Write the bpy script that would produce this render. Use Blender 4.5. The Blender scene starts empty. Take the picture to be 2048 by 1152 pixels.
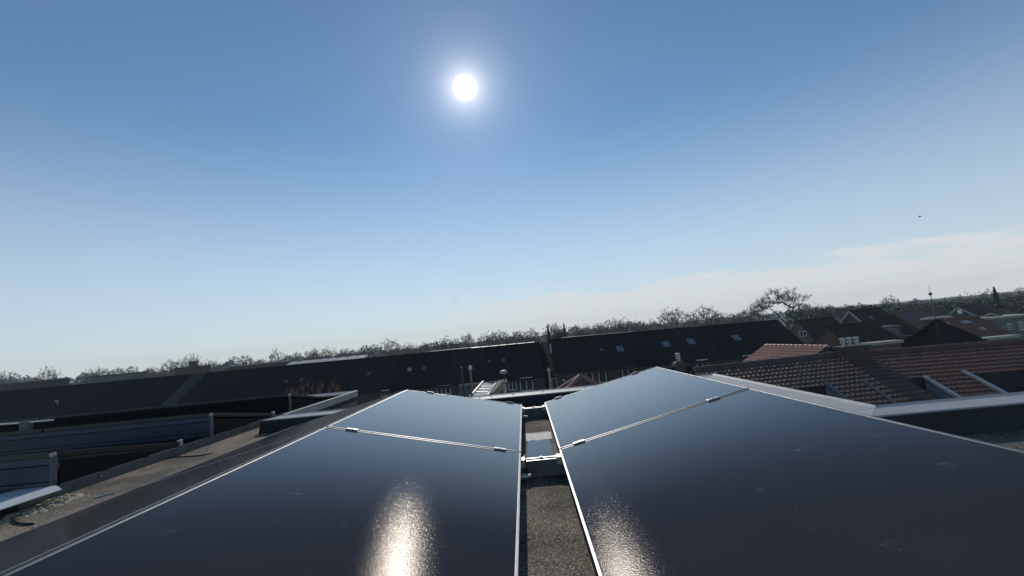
import bpy, bmesh, math, random
from mathutils import Vector, Matrix
R = math.radians
rnd = random.Random(7)
scene = bpy.context.scene
COL = scene.collection

# ------------------------------------------------------------------ camera
EYE = 9.4                                   # eye height above the street
YAW, PITCH, ROLL, F = -0.016024, 0.112983, -0.09709, 865.0     # F in pixels of a 2048 wide frame
fw = Vector((math.sin(YAW)*math.cos(PITCH), math.cos(YAW)*math.cos(PITCH), math.sin(PITCH)))
r0 = Vector((math.cos(YAW), -math.sin(YAW), 0)); u0 = r0.cross(fw)
rr = r0*math.cos(ROLL) + u0*math.sin(ROLL); uu = -r0*math.sin(ROLL) + u0*math.cos(ROLL)
C0 = Vector((0, 0, EYE))
cam = bpy.data.cameras.new("camera"); cam.sensor_width = 36; cam.lens = F/2048*36
cam.clip_start = 0.05; cam.clip_end = 6000
camo = bpy.data.objects.new("camera", cam); COL.objects.link(camo)
M = Matrix((rr, uu, -fw)).transposed().to_4x4(); M.translation = C0
camo.matrix_world = M
scene.camera = camo
scene.cycles.use_denoising = True; scene.cycles.sample_clamp_indirect = 4.0

# ------------------------------------------------------------------ sky, sun, exposure
SUN = Vector((-0.07068, 0.84806, 0.52517)).normalized()
SUN_EL = math.asin(SUN.z); SUN_AZ = math.atan2(SUN.x, SUN.y)
world = bpy.data.worlds.new("World"); scene.world = world; world.use_nodes = True
def world_nodes():
    nt = world.node_tree; nt.nodes.clear(); N = nt.nodes.new; L = nt.links.new
    def math_(op, a, b=None, clamp=False):
        n = N("ShaderNodeMath"); n.operation = op; n.use_clamp = clamp
        for i, v in enumerate((a, b)):
            if v is None: continue
            if isinstance(v, (int, float)): n.inputs[i].default_value = v
            else: L(v, n.inputs[i])
        return n.outputs[0]
    def ramp(v, lo, hi, a=0.0, b=1.0):
        n = N("ShaderNodeMapRange"); n.interpolation_type = 'SMOOTHSTEP'
        L(v, n.inputs[0]); n.inputs[1].default_value = lo; n.inputs[2].default_value = hi
        n.inputs[3].default_value = a; n.inputs[4].default_value = b
        return n.outputs[0]
    out = N("ShaderNodeOutputWorld"); bg = N("ShaderNodeBackground"); L(bg.outputs[0], out.inputs[0])
    sky = N("ShaderNodeTexSky"); sky.sky_type = 'NISHITA'; sky.sun_disc = False
    sky.sun_elevation = SUN_EL; sky.sun_rotation = SUN_AZ
    sky.altitude = 0; sky.air_density = 1.0; sky.dust_density = 0.0; sky.ozone_density = 1.6
    tc = N("ShaderNodeTexCoord"); gen = tc.outputs['Generated']
    nrm = N("ShaderNodeVectorMath"); nrm.operation = 'NORMALIZE'; L(gen, nrm.inputs[0])
    sep = N("ShaderNodeSeparateXYZ"); L(nrm.outputs[0], sep.inputs[0])
    el = math_('ARCSINE', sep.outputs[2]); az = math_('ARCTAN2', sep.outputs[0], sep.outputs[1])
    # cirrus bank low over the right half of the horizon
    comb = N("ShaderNodeCombineXYZ"); L(az, comb.inputs[0]); L(el, comb.inputs[1])
    mp = N("ShaderNodeMapping"); L(comb.outputs[0], mp.inputs[0]); mp.inputs['Scale'].default_value = (3.2, 17, 1); mp.inputs['Rotation'].default_value = (0, 0, R(-5))
    nz = N("ShaderNodeTexNoise"); L(mp.outputs[0], nz.inputs['Vector']); nz.inputs['Scale'].default_value = 1.7; nz.inputs['Detail'].default_value = 7; nz.inputs['Roughness'].default_value = .62
    off = math_('MULTIPLY', math_('SUBTRACT', nz.outputs[0], 0.5), R(9.0))
    e2 = math_('ADD', el, off)
    bank = ramp(e2, R(4.2), R(5.5), 1, 0)
    azm = ramp(az, R(-16), R(6), 0.0, 1.0)
    mask = math_('MULTIPLY', bank, azm)
    nz2 = N("ShaderNodeTexNoise"); L(mp.outputs[0], nz2.inputs['Vector']); nz2.inputs['Scale'].default_value = 5.0; nz2.inputs['Detail'].default_value = 8; nz2.inputs['Roughness'].default_value = .6
    mask = math_('MULTIPLY', mask, ramp(nz2.outputs[0], .28, .66, .55, .95))
    # pale air close to the horizon
    low = math_('MULTIPLY', ramp(el, R(-2), R(28), 0.75, 0.0), ramp(sep.outputs[1], -.5, .6, .25, 1.0))
    skys = N("ShaderNodeVectorMath"); skys.operation = 'SCALE'; skys.inputs['Scale'].default_value = SKY_STRENGTH
    tint = N("ShaderNodeVectorMath"); tint.operation = 'MULTIPLY'; L(sky.outputs[0], tint.inputs[0]); tint.inputs[1].default_value = SKY_TINT; L(tint.outputs[0], skys.inputs[0])
    mx0 = N("ShaderNodeMix"); mx0.data_type = 'RGBA'; L(low, mx0.inputs[0]); L(skys.outputs[0], mx0.inputs[6]); mx0.inputs[7].default_value = HORIZON
    mx = N("ShaderNodeMix"); mx.data_type = 'RGBA'; L(mask, mx.inputs[0]); L(mx0.outputs[2], mx.inputs[6]); mx.inputs[7].default_value = CLOUD
    # the sun's disc and the bright air around it
    dt = N("ShaderNodeVectorMath"); dt.operation = 'DOT_PRODUCT'; L(nrm.outputs[0], dt.inputs[0]); dt.inputs[1].default_value = SUN
    ang = math_('ARCCOSINE', math_('MINIMUM', dt.outputs['Value'], 0.9999999))
    disc = math_('MULTIPLY', ramp(ang, R(1.15), R(1.5), 1, 0), 9.0)
    def glow(a, w): return math_('MULTIPLY', math_('EXPONENT', math_('MULTIPLY', ang, -1.0/R(w))), a)
    g = math_('ADD', glow(1.5, 1.35), glow(0.24, 5.5))
    tot = math_('ADD', disc, g)
    gc = N("ShaderNodeVectorMath"); gc.operation = 'SCALE'; gc.inputs[0].default_value = (1.0, .95, .88); L(tot, gc.inputs['Scale'])
    add = N("ShaderNodeVectorMath"); add.operation = 'ADD'; L(mx.outputs[2], add.inputs[0]); L(gc.outputs[0], add.inputs[1])
    L(add.outputs[0], bg.inputs[0]); bg.inputs[1].default_value = 1.0
SKY_STRENGTH = 0.090; SKY_TINT = (.82, .98, 1.03)
HORIZON = (.62, .695, .785, 1); CLOUD = (.73, .75, .77, 1)
world_nodes()
sun = bpy.data.lights.new("sun", 'SUN'); sun.energy = 2.5; sun.angle = R(0.5); sun.color = (1, .93, .84)
suno = bpy.data.objects.new("sun", sun); COL.objects.link(suno)
suno.rotation_euler = SUN.to_track_quat('Z', 'Y').to_euler(); suno.location = (0, 0, 60)
vs = scene.view_settings; vs.view_transform = 'Standard'; vs.look = 'None'; vs.gamma = 1; vs.use_curve_mapping = False
vs.exposure = 0.0

# ------------------------------------------------------------------ pixel -> place
def ray(px, py): return (rr*(px-1024) + uu*(576-py) + fw*F)
def at(px, py, Y):
    d = ray(px, py); return C0 + d*(Y/d.y)
def at_h(px, py, h):
    d = ray(px, py); return C0 + d*(-h/d.z)
def on_plane(px, py, p0, n):
    d = ray(px, py); return C0 + d*((p0-C0).dot(n)/d.dot(n))

# ------------------------------------------------------------------ materials
def mat(name, col, rough=.7, metal=0.0, noise=None, amp=.35, col2=None, bump=0.0, bscale=None, spec=.5, stretch=(1, 1, 1), detail=5):
    m = bpy.data.materials.new(name); m.use_nodes = True
    nt = m.node_tree; b = nt.nodes['Principled BSDF']; N = nt.nodes.new; L = nt.links.new
    b.inputs['Roughness'].default_value = rough; b.inputs['Metallic'].default_value = metal
    b.inputs['Specular IOR Level'].default_value = spec
    c = (*col, 1); b.inputs['Base Color'].default_value = c
    if noise:
        tc = N('ShaderNodeTexCoord'); mp = N('ShaderNodeMapping'); mp.inputs['Scale'].default_value = stretch
        L(tc.outputs['Object'], mp.inputs[0])
        nz = N('ShaderNodeTexNoise'); nz.inputs['Scale'].default_value = noise; nz.inputs['Detail'].default_value = detail; nz.inputs['Roughness'].default_value = .65
        L(mp.outputs[0], nz.inputs['Vector'])
        rp = N('ShaderNodeValToRGB'); rp.color_ramp.elements[0].position = .3; rp.color_ramp.elements[1].position = .72
        lo = tuple(x*(1-amp) for x in col); hi = col2 or tuple(min(1, x*(1+amp)) for x in col)
        rp.color_ramp.elements[0].color = (*lo, 1); rp.color_ramp.elements[1].color = (*hi, 1)
        L(nz.outputs[0], rp.inputs[0]); L(rp.outputs[0], b.inputs['Base Color'])
        if bump:
            n2 = N('ShaderNodeTexNoise'); n2.inputs['Scale'].default_value = bscale or noise; n2.inputs['Detail'].default_value = 4
            L(mp.outputs[0], n2.inputs['Vector'])
            bp = N('ShaderNodeBump'); bp.inputs['Strength'].default_value = bump; bp.inputs['Distance'].default_value = .02
            L(n2.outputs[0], bp.inputs['Height']); L(bp.outputs[0], b.inputs['Normal'])
    return m

def brick_mat(name, c1, c2, mortar, scale=1.0):
    m = bpy.data.materials.new(name); m.use_nodes = True
    nt = m.node_tree; b = nt.nodes['Principled BSDF']; N = nt.nodes.new; L = nt.links.new
    tc = N('ShaderNodeTexCoord'); mp = N('ShaderNodeMapping'); L(tc.outputs['Object'], mp.inputs[0])
    sx = N('ShaderNodeSeparateXYZ'); L(mp.outputs[0], sx.inputs[0])
    ad = N('ShaderNodeMath'); ad.operation = 'ADD'; L(sx.outputs[0], ad.inputs[0]); L(sx.outputs[1], ad.inputs[1])
    cb = N('ShaderNodeCombineXYZ'); L(ad.outputs[0], cb.inputs[0]); L(sx.outputs[2], cb.inputs[1])
    br = N('ShaderNodeTexBrick'); L(cb.outputs[0], br.inputs['Vector'])
    br.inputs['Color1'].default_value = (*c1, 1); br.inputs['Color2'].default_value = (*c2, 1); br.inputs['Mortar'].default_value = (*mortar, 1)
    br.inputs['Scale'].default_value = 1; br.inputs['Brick Width'].default_value = .22*scale; br.inputs['Row Height'].default_value = .066*scale; br.inputs['Mortar Size'].default_value = .008*scale
    L(br.outputs[0], b.inputs['Base Color']); b.inputs['Roughness'].default_value = .9; b.inputs['Specular IOR Level'].default_value = .1
    return m

def glass_panel_mat(name, shine=1.0):
    """black module glass: finely textured, dusty, with wiped smudges"""
    m = bpy.data.materials.new(name); m.use_nodes = True
    nt = m.node_tree; b = nt.nodes['Principled BSDF']; N = nt.nodes.new; L = nt.links.new
    tc = N('ShaderNodeTexCoord')
    # stretched smudges
    mp = N('ShaderNodeMapping'); mp.inputs['Scale'].default_value = (5.0, 11, 1); mp.inputs['Rotation'].default_value = (0, 0, R(24)); L(tc.outputs['Object'], mp.inputs[0])
    sm = N('ShaderNodeTexNoise'); sm.inputs['Scale'].default_value = 1.0; sm.inputs['Detail'].default_value = 6; sm.inputs['Roughness'].default_value = .7; L(mp.outputs[0], sm.inputs['Vector'])
    r1 = N('ShaderNodeValToRGB'); r1.color_ramp.elements[0].position = .64; r1.color_ramp.elements[1].position = .80; L(sm.outputs[0], r1.inputs[0])
    # even dust
    du = N('ShaderNodeTexNoise'); du.inputs['Scale'].default_value = 1.3; du.inputs['Detail'].default_value = 5; L(tc.outputs['Object'], du.inputs['Vector'])
    r2 = N('ShaderNodeMapRange'); L(du.outputs[0], r2.inputs[0]); r2.inputs[1].default_value = .3; r2.inputs[2].default_value = .75; r2.inputs[3].default_value = .0; r2.inputs[4].default_value = .03
    # small specks
    vo = N('ShaderNodeTexVoronoi'); vo.inputs['Scale'].default_value = 16; L(tc.outputs['Object'], vo.inputs['Vector'])
    r3 = N('ShaderNodeMapRange'); L(vo.outputs['Distance'], r3.inputs[0]); r3.inputs[1].default_value = .03; r3.inputs[2].default_value = .05; r3.inputs[3].default_value = .22; r3.inputs[4].default_value = 0
    sep = N('ShaderNodeSeparateXYZ'); L(vo.outputs['Color'], sep.inputs[0])
    gt = N('ShaderNodeMath'); gt.operation = 'GREATER_THAN'; L(sep.outputs[0], gt.inputs[0]); gt.inputs[1].default_value = .9
    m3 = N('ShaderNodeMath'); m3.operation = 'MULTIPLY'; L(gt.outputs[0], m3.inputs[0]); L(r3.outputs[0], m3.inputs[1])
    m1 = N('ShaderNodeMath'); m1.operation = 'MULTIPLY'; L(r1.outputs[0], m1.inputs[0]); m1.inputs[1].default_value = .45
    a1 = N('ShaderNodeMath'); a1.operation = 'ADD'; L(m1.outputs[0], a1.inputs[0]); L(m3.outputs[0], a1.inputs[1])
    a2 = N('ShaderNodeMath'); a2.operation = 'ADD'; a2.use_clamp = True; L(a1.outputs[0], a2.inputs[0]); L(r2.outputs[0], a2.inputs[1])
    sy = N('ShaderNodeSeparateXYZ'); L(tc.outputs['Object'], sy.inputs[0])
    ab = N('ShaderNodeMath'); ab.operation = 'ABSOLUTE'; L(sy.outputs[1], ab.inputs[0])
    lt = N('ShaderNodeMath'); lt.operation = 'LESS_THAN'; L(ab.outputs[0], lt.inputs[0]); lt.inputs[1].default_value = .004
    l2 = N('ShaderNodeMath'); l2.operation = 'MULTIPLY_ADD'; L(lt.outputs[0], l2.inputs[0]); l2.inputs[1].default_value = .035; L(a2.outputs[0], l2.inputs[2]); a2 = l2
    mx = N('ShaderNodeMix'); mx.data_type = 'RGBA'; L(a2.outputs[0], mx.inputs[0]); mx.inputs[6].default_value = (.032, .036, .046, 1); mx.inputs[7].default_value = (.34, .36, .38, 1)
    L(mx.outputs[2], b.inputs['Base Color'])
    b.inputs['Roughness'].default_value = .9; b.inputs['Specular IOR Level'].default_value = 0
    # textured solar glass: tiny facets
    nz = N('ShaderNodeTexNoise'); nz.inputs['Scale'].default_value = 210; nz.inputs['Detail'].default_value = 2; nz.inputs['Roughness'].default_value = .6
    of = N('ShaderNodeVectorMath'); of.operation = 'ADD'; L(tc.outputs['Object'], of.inputs[0]); of.inputs[1].default_value = (7.13, 9.31, 3.77); L(of.outputs[0], nz.inputs['Vector'])
    bp = N('ShaderNodeBump'); bp.inputs['Strength'].default_value = PANEL_BUMP; bp.inputs['Distance'].default_value = .001
    L(nz.outputs[0], bp.inputs['Height'])
    # anti-reflection coated front: hardly any reflection seen from above, a lot at grazing angles
    gl = N('ShaderNodeBsdfGlossy'); gl.distribution = 'BECKMANN'; gl.inputs['Roughness'].default_value = PANEL_ROUGH; gl.inputs['Color'].default_value = (1, .95, .90, 1)
    L(bp.outputs[0], gl.inputs['Normal'])
    lw = N('ShaderNodeLayerWeight'); lw.inputs['Blend'].default_value = .5
    fc = N('ShaderNodeFloatCurve'); cv = fc.mapping.curves[0]; L(lw.outputs['Facing'], fc.inputs['Value'])
    cv.points[0].location = (0, .0004); cv.points[1].location = (1, 1)
    for p_ in REFLECTANCE: cv.points.new(*p_)
    fc.mapping.update()
    ml = N('ShaderNodeMath'); ml.operation = 'MULTIPLY'; L(fc.outputs[0], ml.inputs[0]); ml.inputs[1].default_value = shine
    ms = N('ShaderNodeMixShader'); L(ml.outputs[0], ms.inputs[0]); L(b.outputs[0], ms.inputs[1]); L(gl.outputs[0], ms.inputs[2])
    L(ms.outputs[0], nt.nodes['Material Output'].inputs['Surface'])
    return m
PANEL_ROUGH, PANEL_BUMP = 0.155, 0.25
REFLECTANCE = ((.3, .0006), (.45, .0012), (.53, .0052), (.564, .0092), (.594, .020), (.62, .041), (.65, .088), (.69, .175), (.74, .31), (.82, .55), (.9, .76))

def bitumen_mat():
    m = bpy.data.materials.new('mineral_bitumen'); m.use_nodes = True
    nt = m.node_tree; b = nt.nodes['Principled BSDF']; N = nt.nodes.new; L = nt.links.new
    tc = N('ShaderNodeTexCoord')
    n1 = N('ShaderNodeTexNoise'); n1.inputs['Scale'].default_value = 130; n1.inputs['Detail'].default_value = 3; n1.inputs['Roughness'].default_value = .7; L(tc.outputs['Object'], n1.inputs['Vector'])
    rp = N('ShaderNodeValToRGB'); e = rp.color_ramp.elements; e[0].position = .34; e[0].color = (.06, .054, .048, 1); e[1].position = .70; e[1].color = (.70, .63, .56, 1)
    x = e.new(.5); x.color = (.235, .208, .183, 1); L(n1.outputs[0], rp.inputs[0])
    n2 = N('ShaderNodeTexNoise'); n2.inputs['Scale'].default_value = 2.6; n2.inputs['Detail'].default_value = 6; L(tc.outputs['Object'], n2.inputs['Vector'])
    r2 = N('ShaderNodeValToRGB'); r2.color_ramp.elements[0].position = .38; r2.color_ramp.elements[0].color = (.48, .50, .45, 1); r2.color_ramp.elements[1].position = .66; r2.color_ramp.elements[1].color = (1.12, 1.02, .92, 1); L(n2.outputs[0], r2.inputs[0])
    mu = N('ShaderNodeMix'); mu.data_type = 'RGBA'; mu.blend_type = 'MULTIPLY'; mu.inputs[0].default_value = 1; L(rp.outputs[0], mu.inputs[6]); L(r2.outputs[0], mu.inputs[7])
    # bald dark spots where granules have come off
    vo = N('ShaderNodeTexVoronoi'); vo.inputs['Scale'].default_value = 34; L(tc.outputs['Object'], vo.inputs['Vector'])
    sp = N('ShaderNodeSeparateXYZ'); L(vo.outputs['Color'], sp.inputs[0])
    g = N('ShaderNodeMath'); g.operation = 'GREATER_THAN'; L(sp.outputs[0], g.inputs[0]); g.inputs[1].default_value = .93
    l = N('ShaderNodeMath'); l.operation = 'LESS_THAN'; L(vo.outputs['Distance'], l.inputs[0]); l.inputs[1].default_value = .24
    q = N('ShaderNodeMath'); q.operation = 'MULTIPLY'; L(g.outputs[0], q.inputs[0]); L(l.outputs[0], q.inputs[1])
    m2 = N('ShaderNodeMix'); m2.data_type = 'RGBA'; L(q.outputs[0], m2.inputs[0]); L(mu.outputs[2], m2.inputs[6]); m2.inputs[7].default_value = (.012, .011, .011, 1)
    L(m2.outputs[2], b.inputs['Base Color']); b.inputs['Roughness'].default_value = .9; b.inputs['Specular IOR Level'].default_value = .08
    n3 = N('ShaderNodeTexNoise'); n3.inputs['Scale'].default_value = 240; n3.inputs['Detail'].default_value = 2; L(tc.outputs['Object'], n3.inputs['Vector'])
    bp = N('ShaderNodeBump'); bp.inputs['Strength'].default_value = .5; bp.inputs['Distance'].default_value = .006; L(n3.outputs[0], bp.inputs['Height']); L(bp.outputs[0], b.inputs['Normal'])
    return m

K = dict(
    module=glass_panel_mat('module_glass'), dull_module=glass_panel_mat('dull_module_glass', .42),  # second glass is the same with its reflectance scaled down
    alu=mat('aluminium', (.5, .5, .5), .4, 1.0, 30, .12, bump=.05),
    frame=mat('module_frame', (.19, .19, .195), .45, 1.0, 25, .1, bump=.04), black_frame=mat('black_module_frame', (.045, .044, .043), .4, .7, 25, .15),
    dark_alu=mat('dark_anodised', (.03, .03, .033), .4, .6, 20, .2),
    trim=mat('roof_trim', (.36, .37, .37), .62, 0.0, 9, .14, bump=.04, spec=.5), collector=mat('collector_glass', (.30, .35, .40), .6, 0, 5, .1, spec=.03),
    upstand=mat('bitumen_upstand', (.013, .015, .021), .7, 0, 12, .4, bump=.3),
    bitumen=bitumen_mat(),
    steel=mat('coated_steel', (.05, .065, .092), .5, .2, 4, .18),
    black_steel=mat('black_steel', (.012, .012, .014), .7, 0, 6, .3, spec=.15), felt_light=mat('light_felt', (.19, .18, .165), .9, 0, 5, .3, spec=.1),
    white_sheet=mat('pale_sheet', (.66, .68, .70), .45, .2, 6, .1),
    galv=mat('galvanised', (.45, .45, .44), .38, .8, 14, .22), dull_galv=mat('dull_rail', (.13, .14, .145), .5, .5, 14, .3),  # second metal: galvanised copy darkened for rails in shade
    flue=mat('flue_pipe', (.07, .07, .075), .5, .3, 9, .25),
    brown_pipe=mat('clay_pipe', (.28, .2, .15), .7, 0, 9, .25),
    brick=brick_mat('brown_brick', (.105, .066, .048), (.075, .05, .04), (.14, .125, .11)),
    brick2=brick_mat('grey_brown_brick', (.13, .10, .08), (.09, .07, .06), (.16, .145, .13)),
    render=mat('pale_render', (.42, .42, .38), .85, 0, 3, .18),
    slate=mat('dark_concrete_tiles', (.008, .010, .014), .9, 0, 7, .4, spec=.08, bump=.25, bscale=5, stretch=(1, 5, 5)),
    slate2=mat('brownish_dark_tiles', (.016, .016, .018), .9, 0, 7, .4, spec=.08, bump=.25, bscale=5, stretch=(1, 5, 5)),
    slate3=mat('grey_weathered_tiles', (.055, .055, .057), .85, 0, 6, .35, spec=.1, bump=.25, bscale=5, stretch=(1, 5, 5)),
    brown_tile=mat('brown_roof_tiles', (.14, .085, .06), .8, 0, 6, .4, bump=.3, bscale=7),
    red_tile=mat('red_roof_tiles', (.17, .065, .04), .75, 0, 6, .35, bump=.3, bscale=7),
    white=mat('white_paint', (.74, .75, .75), .5, 0, 5, .1),
    offwhite=mat('glint_white', (.36, .375, .38), .6, 0, 6, .2),
    pane=mat('window_pane', (.03, .035, .04), .06, 0, spec=.6),
    skylight=mat('skylight_pane', (.10, .14, .18), .12, 0, spec=1.0),
    bark=mat('bark', (.11, .095, .08), .9, 0, 5, .35, spec=.1),
    twig=mat('twigs', (.165, .142, .128), .9, 0, 3, .3, spec=.1),
    twig_red=mat('reddish_twigs', (.30, .17, .11), .9, 0, 3, .3, spec=.1),
    ivy=mat('ivy_leaves', (.05, .062, .045), .7, 0, 3, .4, spec=.1),
    needle=mat('conifer_needles', (.028, .045, .03), .8, 0, 3, .4, spec=.1),
    evergreen=mat('evergreen_leaves', (.045, .065, .035), .75, 0, 3, .4, spec=.1),
    wood=mat('far_wood', (.19, .185, .185), .9, 0, .1, .3, spec=.1),
    lawn=mat('lawn', (.06, .085, .035), .95, 0, .25, .4),
    moss=mat('dry_moss', (.36, .33, .24), .95, 0, 40, .5, bump=.6),
    rubber=mat('black_rubber', (.015, .015, .015), .55, 0, 20, .3),
    teal=mat('teal_plastic', (.12, .26, .25), .45, 0, 10, .2),
    flatroof=mat('flat_roof_felt', (.07, .07, .07), .85, 0, 3, .3),
    cream=mat('cream_edge', (.36, .34, .28), .7, 0, 4, .15),
    green_render=mat('green_grey_render', (.15, .165, .15), .85, 0, 2, .2),
    edge_wall=mat('grey_facade_boards', (.22, .225, .235), .8, 0, 2, .15), village_tile=mat('dark_red_brown_tiles', (.042, .027, .022), .85, 0, 6, .4, bump=.3, bscale=7, spec=.1), clad=mat('grey_cladding', (.10, .105, .11), .7, 0, 2, .2, stretch=(6, 6, .3)),
    bird=mat('dark_feathers', (.03, .03, .03), .8, 0, 8, .3),
)
def water_mat():
    m = bpy.data.materials.new('rain_water'); m.use_nodes = True
    b = m.node_tree.nodes['Principled BSDF']; b.inputs['Base Color'].default_value = (.02, .022, .024, 1)
    b.inputs['Roughness'].default_value = .03; b.inputs['IOR'].default_value = 1.6
    nz = m.node_tree.nodes.new('ShaderNodeTexNoise'); nz.inputs['Scale'].default_value = 9
    bp = m.node_tree.nodes.new('ShaderNodeBump'); bp.inputs['Strength'].default_value = .03; bp.inputs['Distance'].default_value = .01
    m.node_tree.links.new(nz.outputs[0], bp.inputs['Height']); m.node_tree.links.new(bp.outputs[0], b.inputs['Normal'])
    return m
K['water'] = water_mat()
K['glare'] = mat('painted_glare', (.55, .54, .52), .35, 0, 60, .6, bump=.8, bscale=90)

def tile_mat(name, base, moss, dark):
    """clay pantiles: each tile its own tone, lichen and soot"""
    m = bpy.data.materials.new(name); m.use_nodes = True
    nt = m.node_tree; b = nt.nodes['Principled BSDF']; N = nt.nodes.new; L = nt.links.new
    tc = N('ShaderNodeTexCoord')
    mp = N('ShaderNodeMapping'); mp.inputs['Scale'].default_value = (1/.22, 1/.30, 1/.30); L(tc.outputs['Object'], mp.inputs[0])
    fl = N('ShaderNodeVectorMath'); fl.operation = 'FLOOR'; L(mp.outputs[0], fl.inputs[0])
    wn = N('ShaderNodeTexWhiteNoise'); L(fl.outputs[0], wn.inputs[0])
    rp = N('ShaderNodeValToRGB'); e = rp.color_ramp.elements
    e[0].color = tuple((p+q)/2 for p, q in zip(dark, base)) + (1,); e[1].color = tuple(min(1, x*1.22) for x in base) + (1,); x = e.new(.45); x.color = (*base, 1); L(wn.outputs[0], rp.inputs[0])
    nz = N('ShaderNodeTexNoise'); nz.inputs['Scale'].default_value = 1.1; nz.inputs['Detail'].default_value = 8; nz.inputs['Roughness'].default_value = .7; L(tc.outputs['Object'], nz.inputs['Vector'])
    r2 = N('ShaderNodeMapRange'); L(nz.outputs[0], r2.inputs[0]); r2.inputs[1].default_value = .40; r2.inputs[2].default_value = .62
    mx = N('ShaderNodeMix'); mx.data_type = 'RGBA'; L(r2.outputs[0], mx.inputs[0]); L(rp.outputs[0], mx.inputs[6]); mx.inputs[7].default_value = (*moss, 1)
    L(mx.outputs[2], b.inputs['Base Color']); b.inputs['Roughness'].default_value = .55; b.inputs['Specular IOR Level'].default_value = .4
    n2 = N('ShaderNodeTexNoise'); n2.inputs['Scale'].default_value = 30; L(tc.outputs['Object'], n2.inputs['Vector'])
    bp = N('ShaderNodeBump'); bp.inputs['Strength'].default_value = .4; bp.inputs['Distance'].default_value = .01; L(n2.outputs[0], bp.inputs['Height']); L(bp.outputs[0], b.inputs['Normal'])
    return m
K['pantile'] = tile_mat('brown_pantiles', (.115, .062, .044), (.085, .062, .048), (.048, .031, .025))
K['pantile_red'] = tile_mat('red_pantiles', (.165, .062, .038), (.10, .055, .04), (.065, .031, .025))
K['pantile_orange'] = tile_mat('orange_pantiles', (.36, .15, .095), (.27, .14, .10), (.22, .10, .07))

# ------------------------------------------------------------------ mesh helpers
class MB:
    def __init__(s): s.bm = bmesh.new()
    def poly(s, pts):
        vs = [s.bm.verts.new(p) for p in pts]
        try: s.bm.faces.new(vs)
        except ValueError: pass
        return s
    def hexa(s, lo, hi):
        """two quads (same winding) joined into a closed solid"""
        a = [s.bm.verts.new(p) for p in lo]; b = [s.bm.verts.new(p) for p in hi]; n = len(a)
        s.bm.faces.new(a[::-1]); s.bm.faces.new(b)
        for i in range(n): s.bm.faces.new((a[i], a[(i+1) % n], b[(i+1) % n], b[i]))
        return s
    def box(s, x0, x1, y0, y1, z0, z1):
        return s.hexa([(x0, y0, z0), (x1, y0, z0), (x1, y1, z0), (x0, y1, z0)], [(x0, y0, z1), (x1, y0, z1), (x1, y1, z1), (x0, y1, z1)])
    def bar(s, a, b, w, h, up=(0, 0, 1)):
        a = Vector(a); b = Vector(b); d = (b-a).normalized(); up = Vector(up)
        if abs(d.dot(up)) > .98: up = Vector((0, 1, 0))
        sd = d.cross(up).normalized()*w/2; u = sd.cross(d).normalized()*h/2
        return s.hexa([a-sd-u, a+sd-u, a+sd+u, a-sd+u], [b-sd-u, b+sd-u, b+sd+u, b-sd+u])
    def extrude(s, prof, a, b, side, up=(0, 0, 1)):
        """profile (s,u) swept from a to b"""
        a = Vector(a); b = Vector(b); side = Vector(side); up = Vector(up)
        return s.hexa([a+side*p+up*q for p, q in prof], [b+side*p+up*q for p, q in prof])
    def tube(s, pts, rad, n=8, cap=True):
        pts = [Vector(p) for p in pts]
        if isinstance(rad, (int, float)): rad = [rad]*len(pts)
        rings = []
        for i, p in enumerate(pts):
            d = (pts[min(i+1, len(pts)-1)] - pts[max(i-1, 0)])
            if d.length < 1e-6: d = rings and last or Vector((0, 0, 1))
            d = d.normalized(); last = d
            x = d.orthogonal().normalized() if abs(d.z) < .99 else Vector((1, 0, 0))
            if abs(d.z) < .99: x = d.cross(Vector((0, 0, 1))).normalized()
            y = d.cross(x)
            rings.append([s.bm.verts.new(p + (x*math.cos(2*math.pi*k/n) + y*math.sin(2*math.pi*k/n))*rad[i]) for k in range(n)])
        for A, B in zip(rings, rings[1:]):
            for k in range(n): s.bm.faces.new((A[k], A[(k+1) % n], B[(k+1) % n], B[k]))
        if cap:
            s.bm.faces.new(rings[0][::-1]); s.bm.faces.new(rings[-1])
        return s
    def lathe(s, base, prof, n=14):
        base = Vector(base); pts = []
        rings = [[s.bm.verts.new(base + Vector((r*math.cos(2*math.pi*k/n), r*math.sin(2*math.pi*k/n), z))) for k in range(n)] for r, z in prof]
        for A, B in zip(rings, rings[1:]):
            for k in range(n): s.bm.faces.new((A[k], A[(k+1) % n], B[(k+1) % n], B[k]))
        s.bm.faces.new(rings[0][::-1]); s.bm.faces.new(rings[-1])
        return s
    def build(s, name, material, parent=None, smooth=False, origin=None, bevel=0, normals=True):
        if normals: bmesh.ops.recalc_face_normals(s.bm, faces=s.bm.faces)
        me = bpy.data.meshes.new(name)
        if parent is not None and origin is None: origin = WORLD_LOC.get(parent.name, Vector((0, 0, 0)))
        if origin is None:
            origin = Vector((0, 0, 0))
        inv = WORLD_ROT.get(parent.name) if parent is not None else None
        T = Matrix.Translation(-Vector(origin))
        if inv is not None: T = inv.inverted() @ T
        s.bm.transform(T)
        s.bm.to_mesh(me); s.bm.free()
        o = bpy.data.objects.new(name, me); COL.objects.link(o); me.materials.append(material)
        if parent is not None:
            o.parent = parent; WORLD_LOC[o.name] = WORLD_LOC.get(parent.name, Vector((0, 0, 0)))
            if parent.name in WORLD_ROT: WORLD_ROT[o.name] = WORLD_ROT[parent.name]
        else:
            o.location = origin; WORLD_LOC[o.name] = Vector(origin)
        if smooth:
            for p in me.polygons: p.use_smooth = True
        if bevel:
            b = o.modifiers.new('bevel', 'BEVEL'); b.width = bevel; b.segments = 2; b.limit_method = 'ANGLE'
        return o
WORLD_LOC = {}; WORLD_ROT = {}
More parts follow.
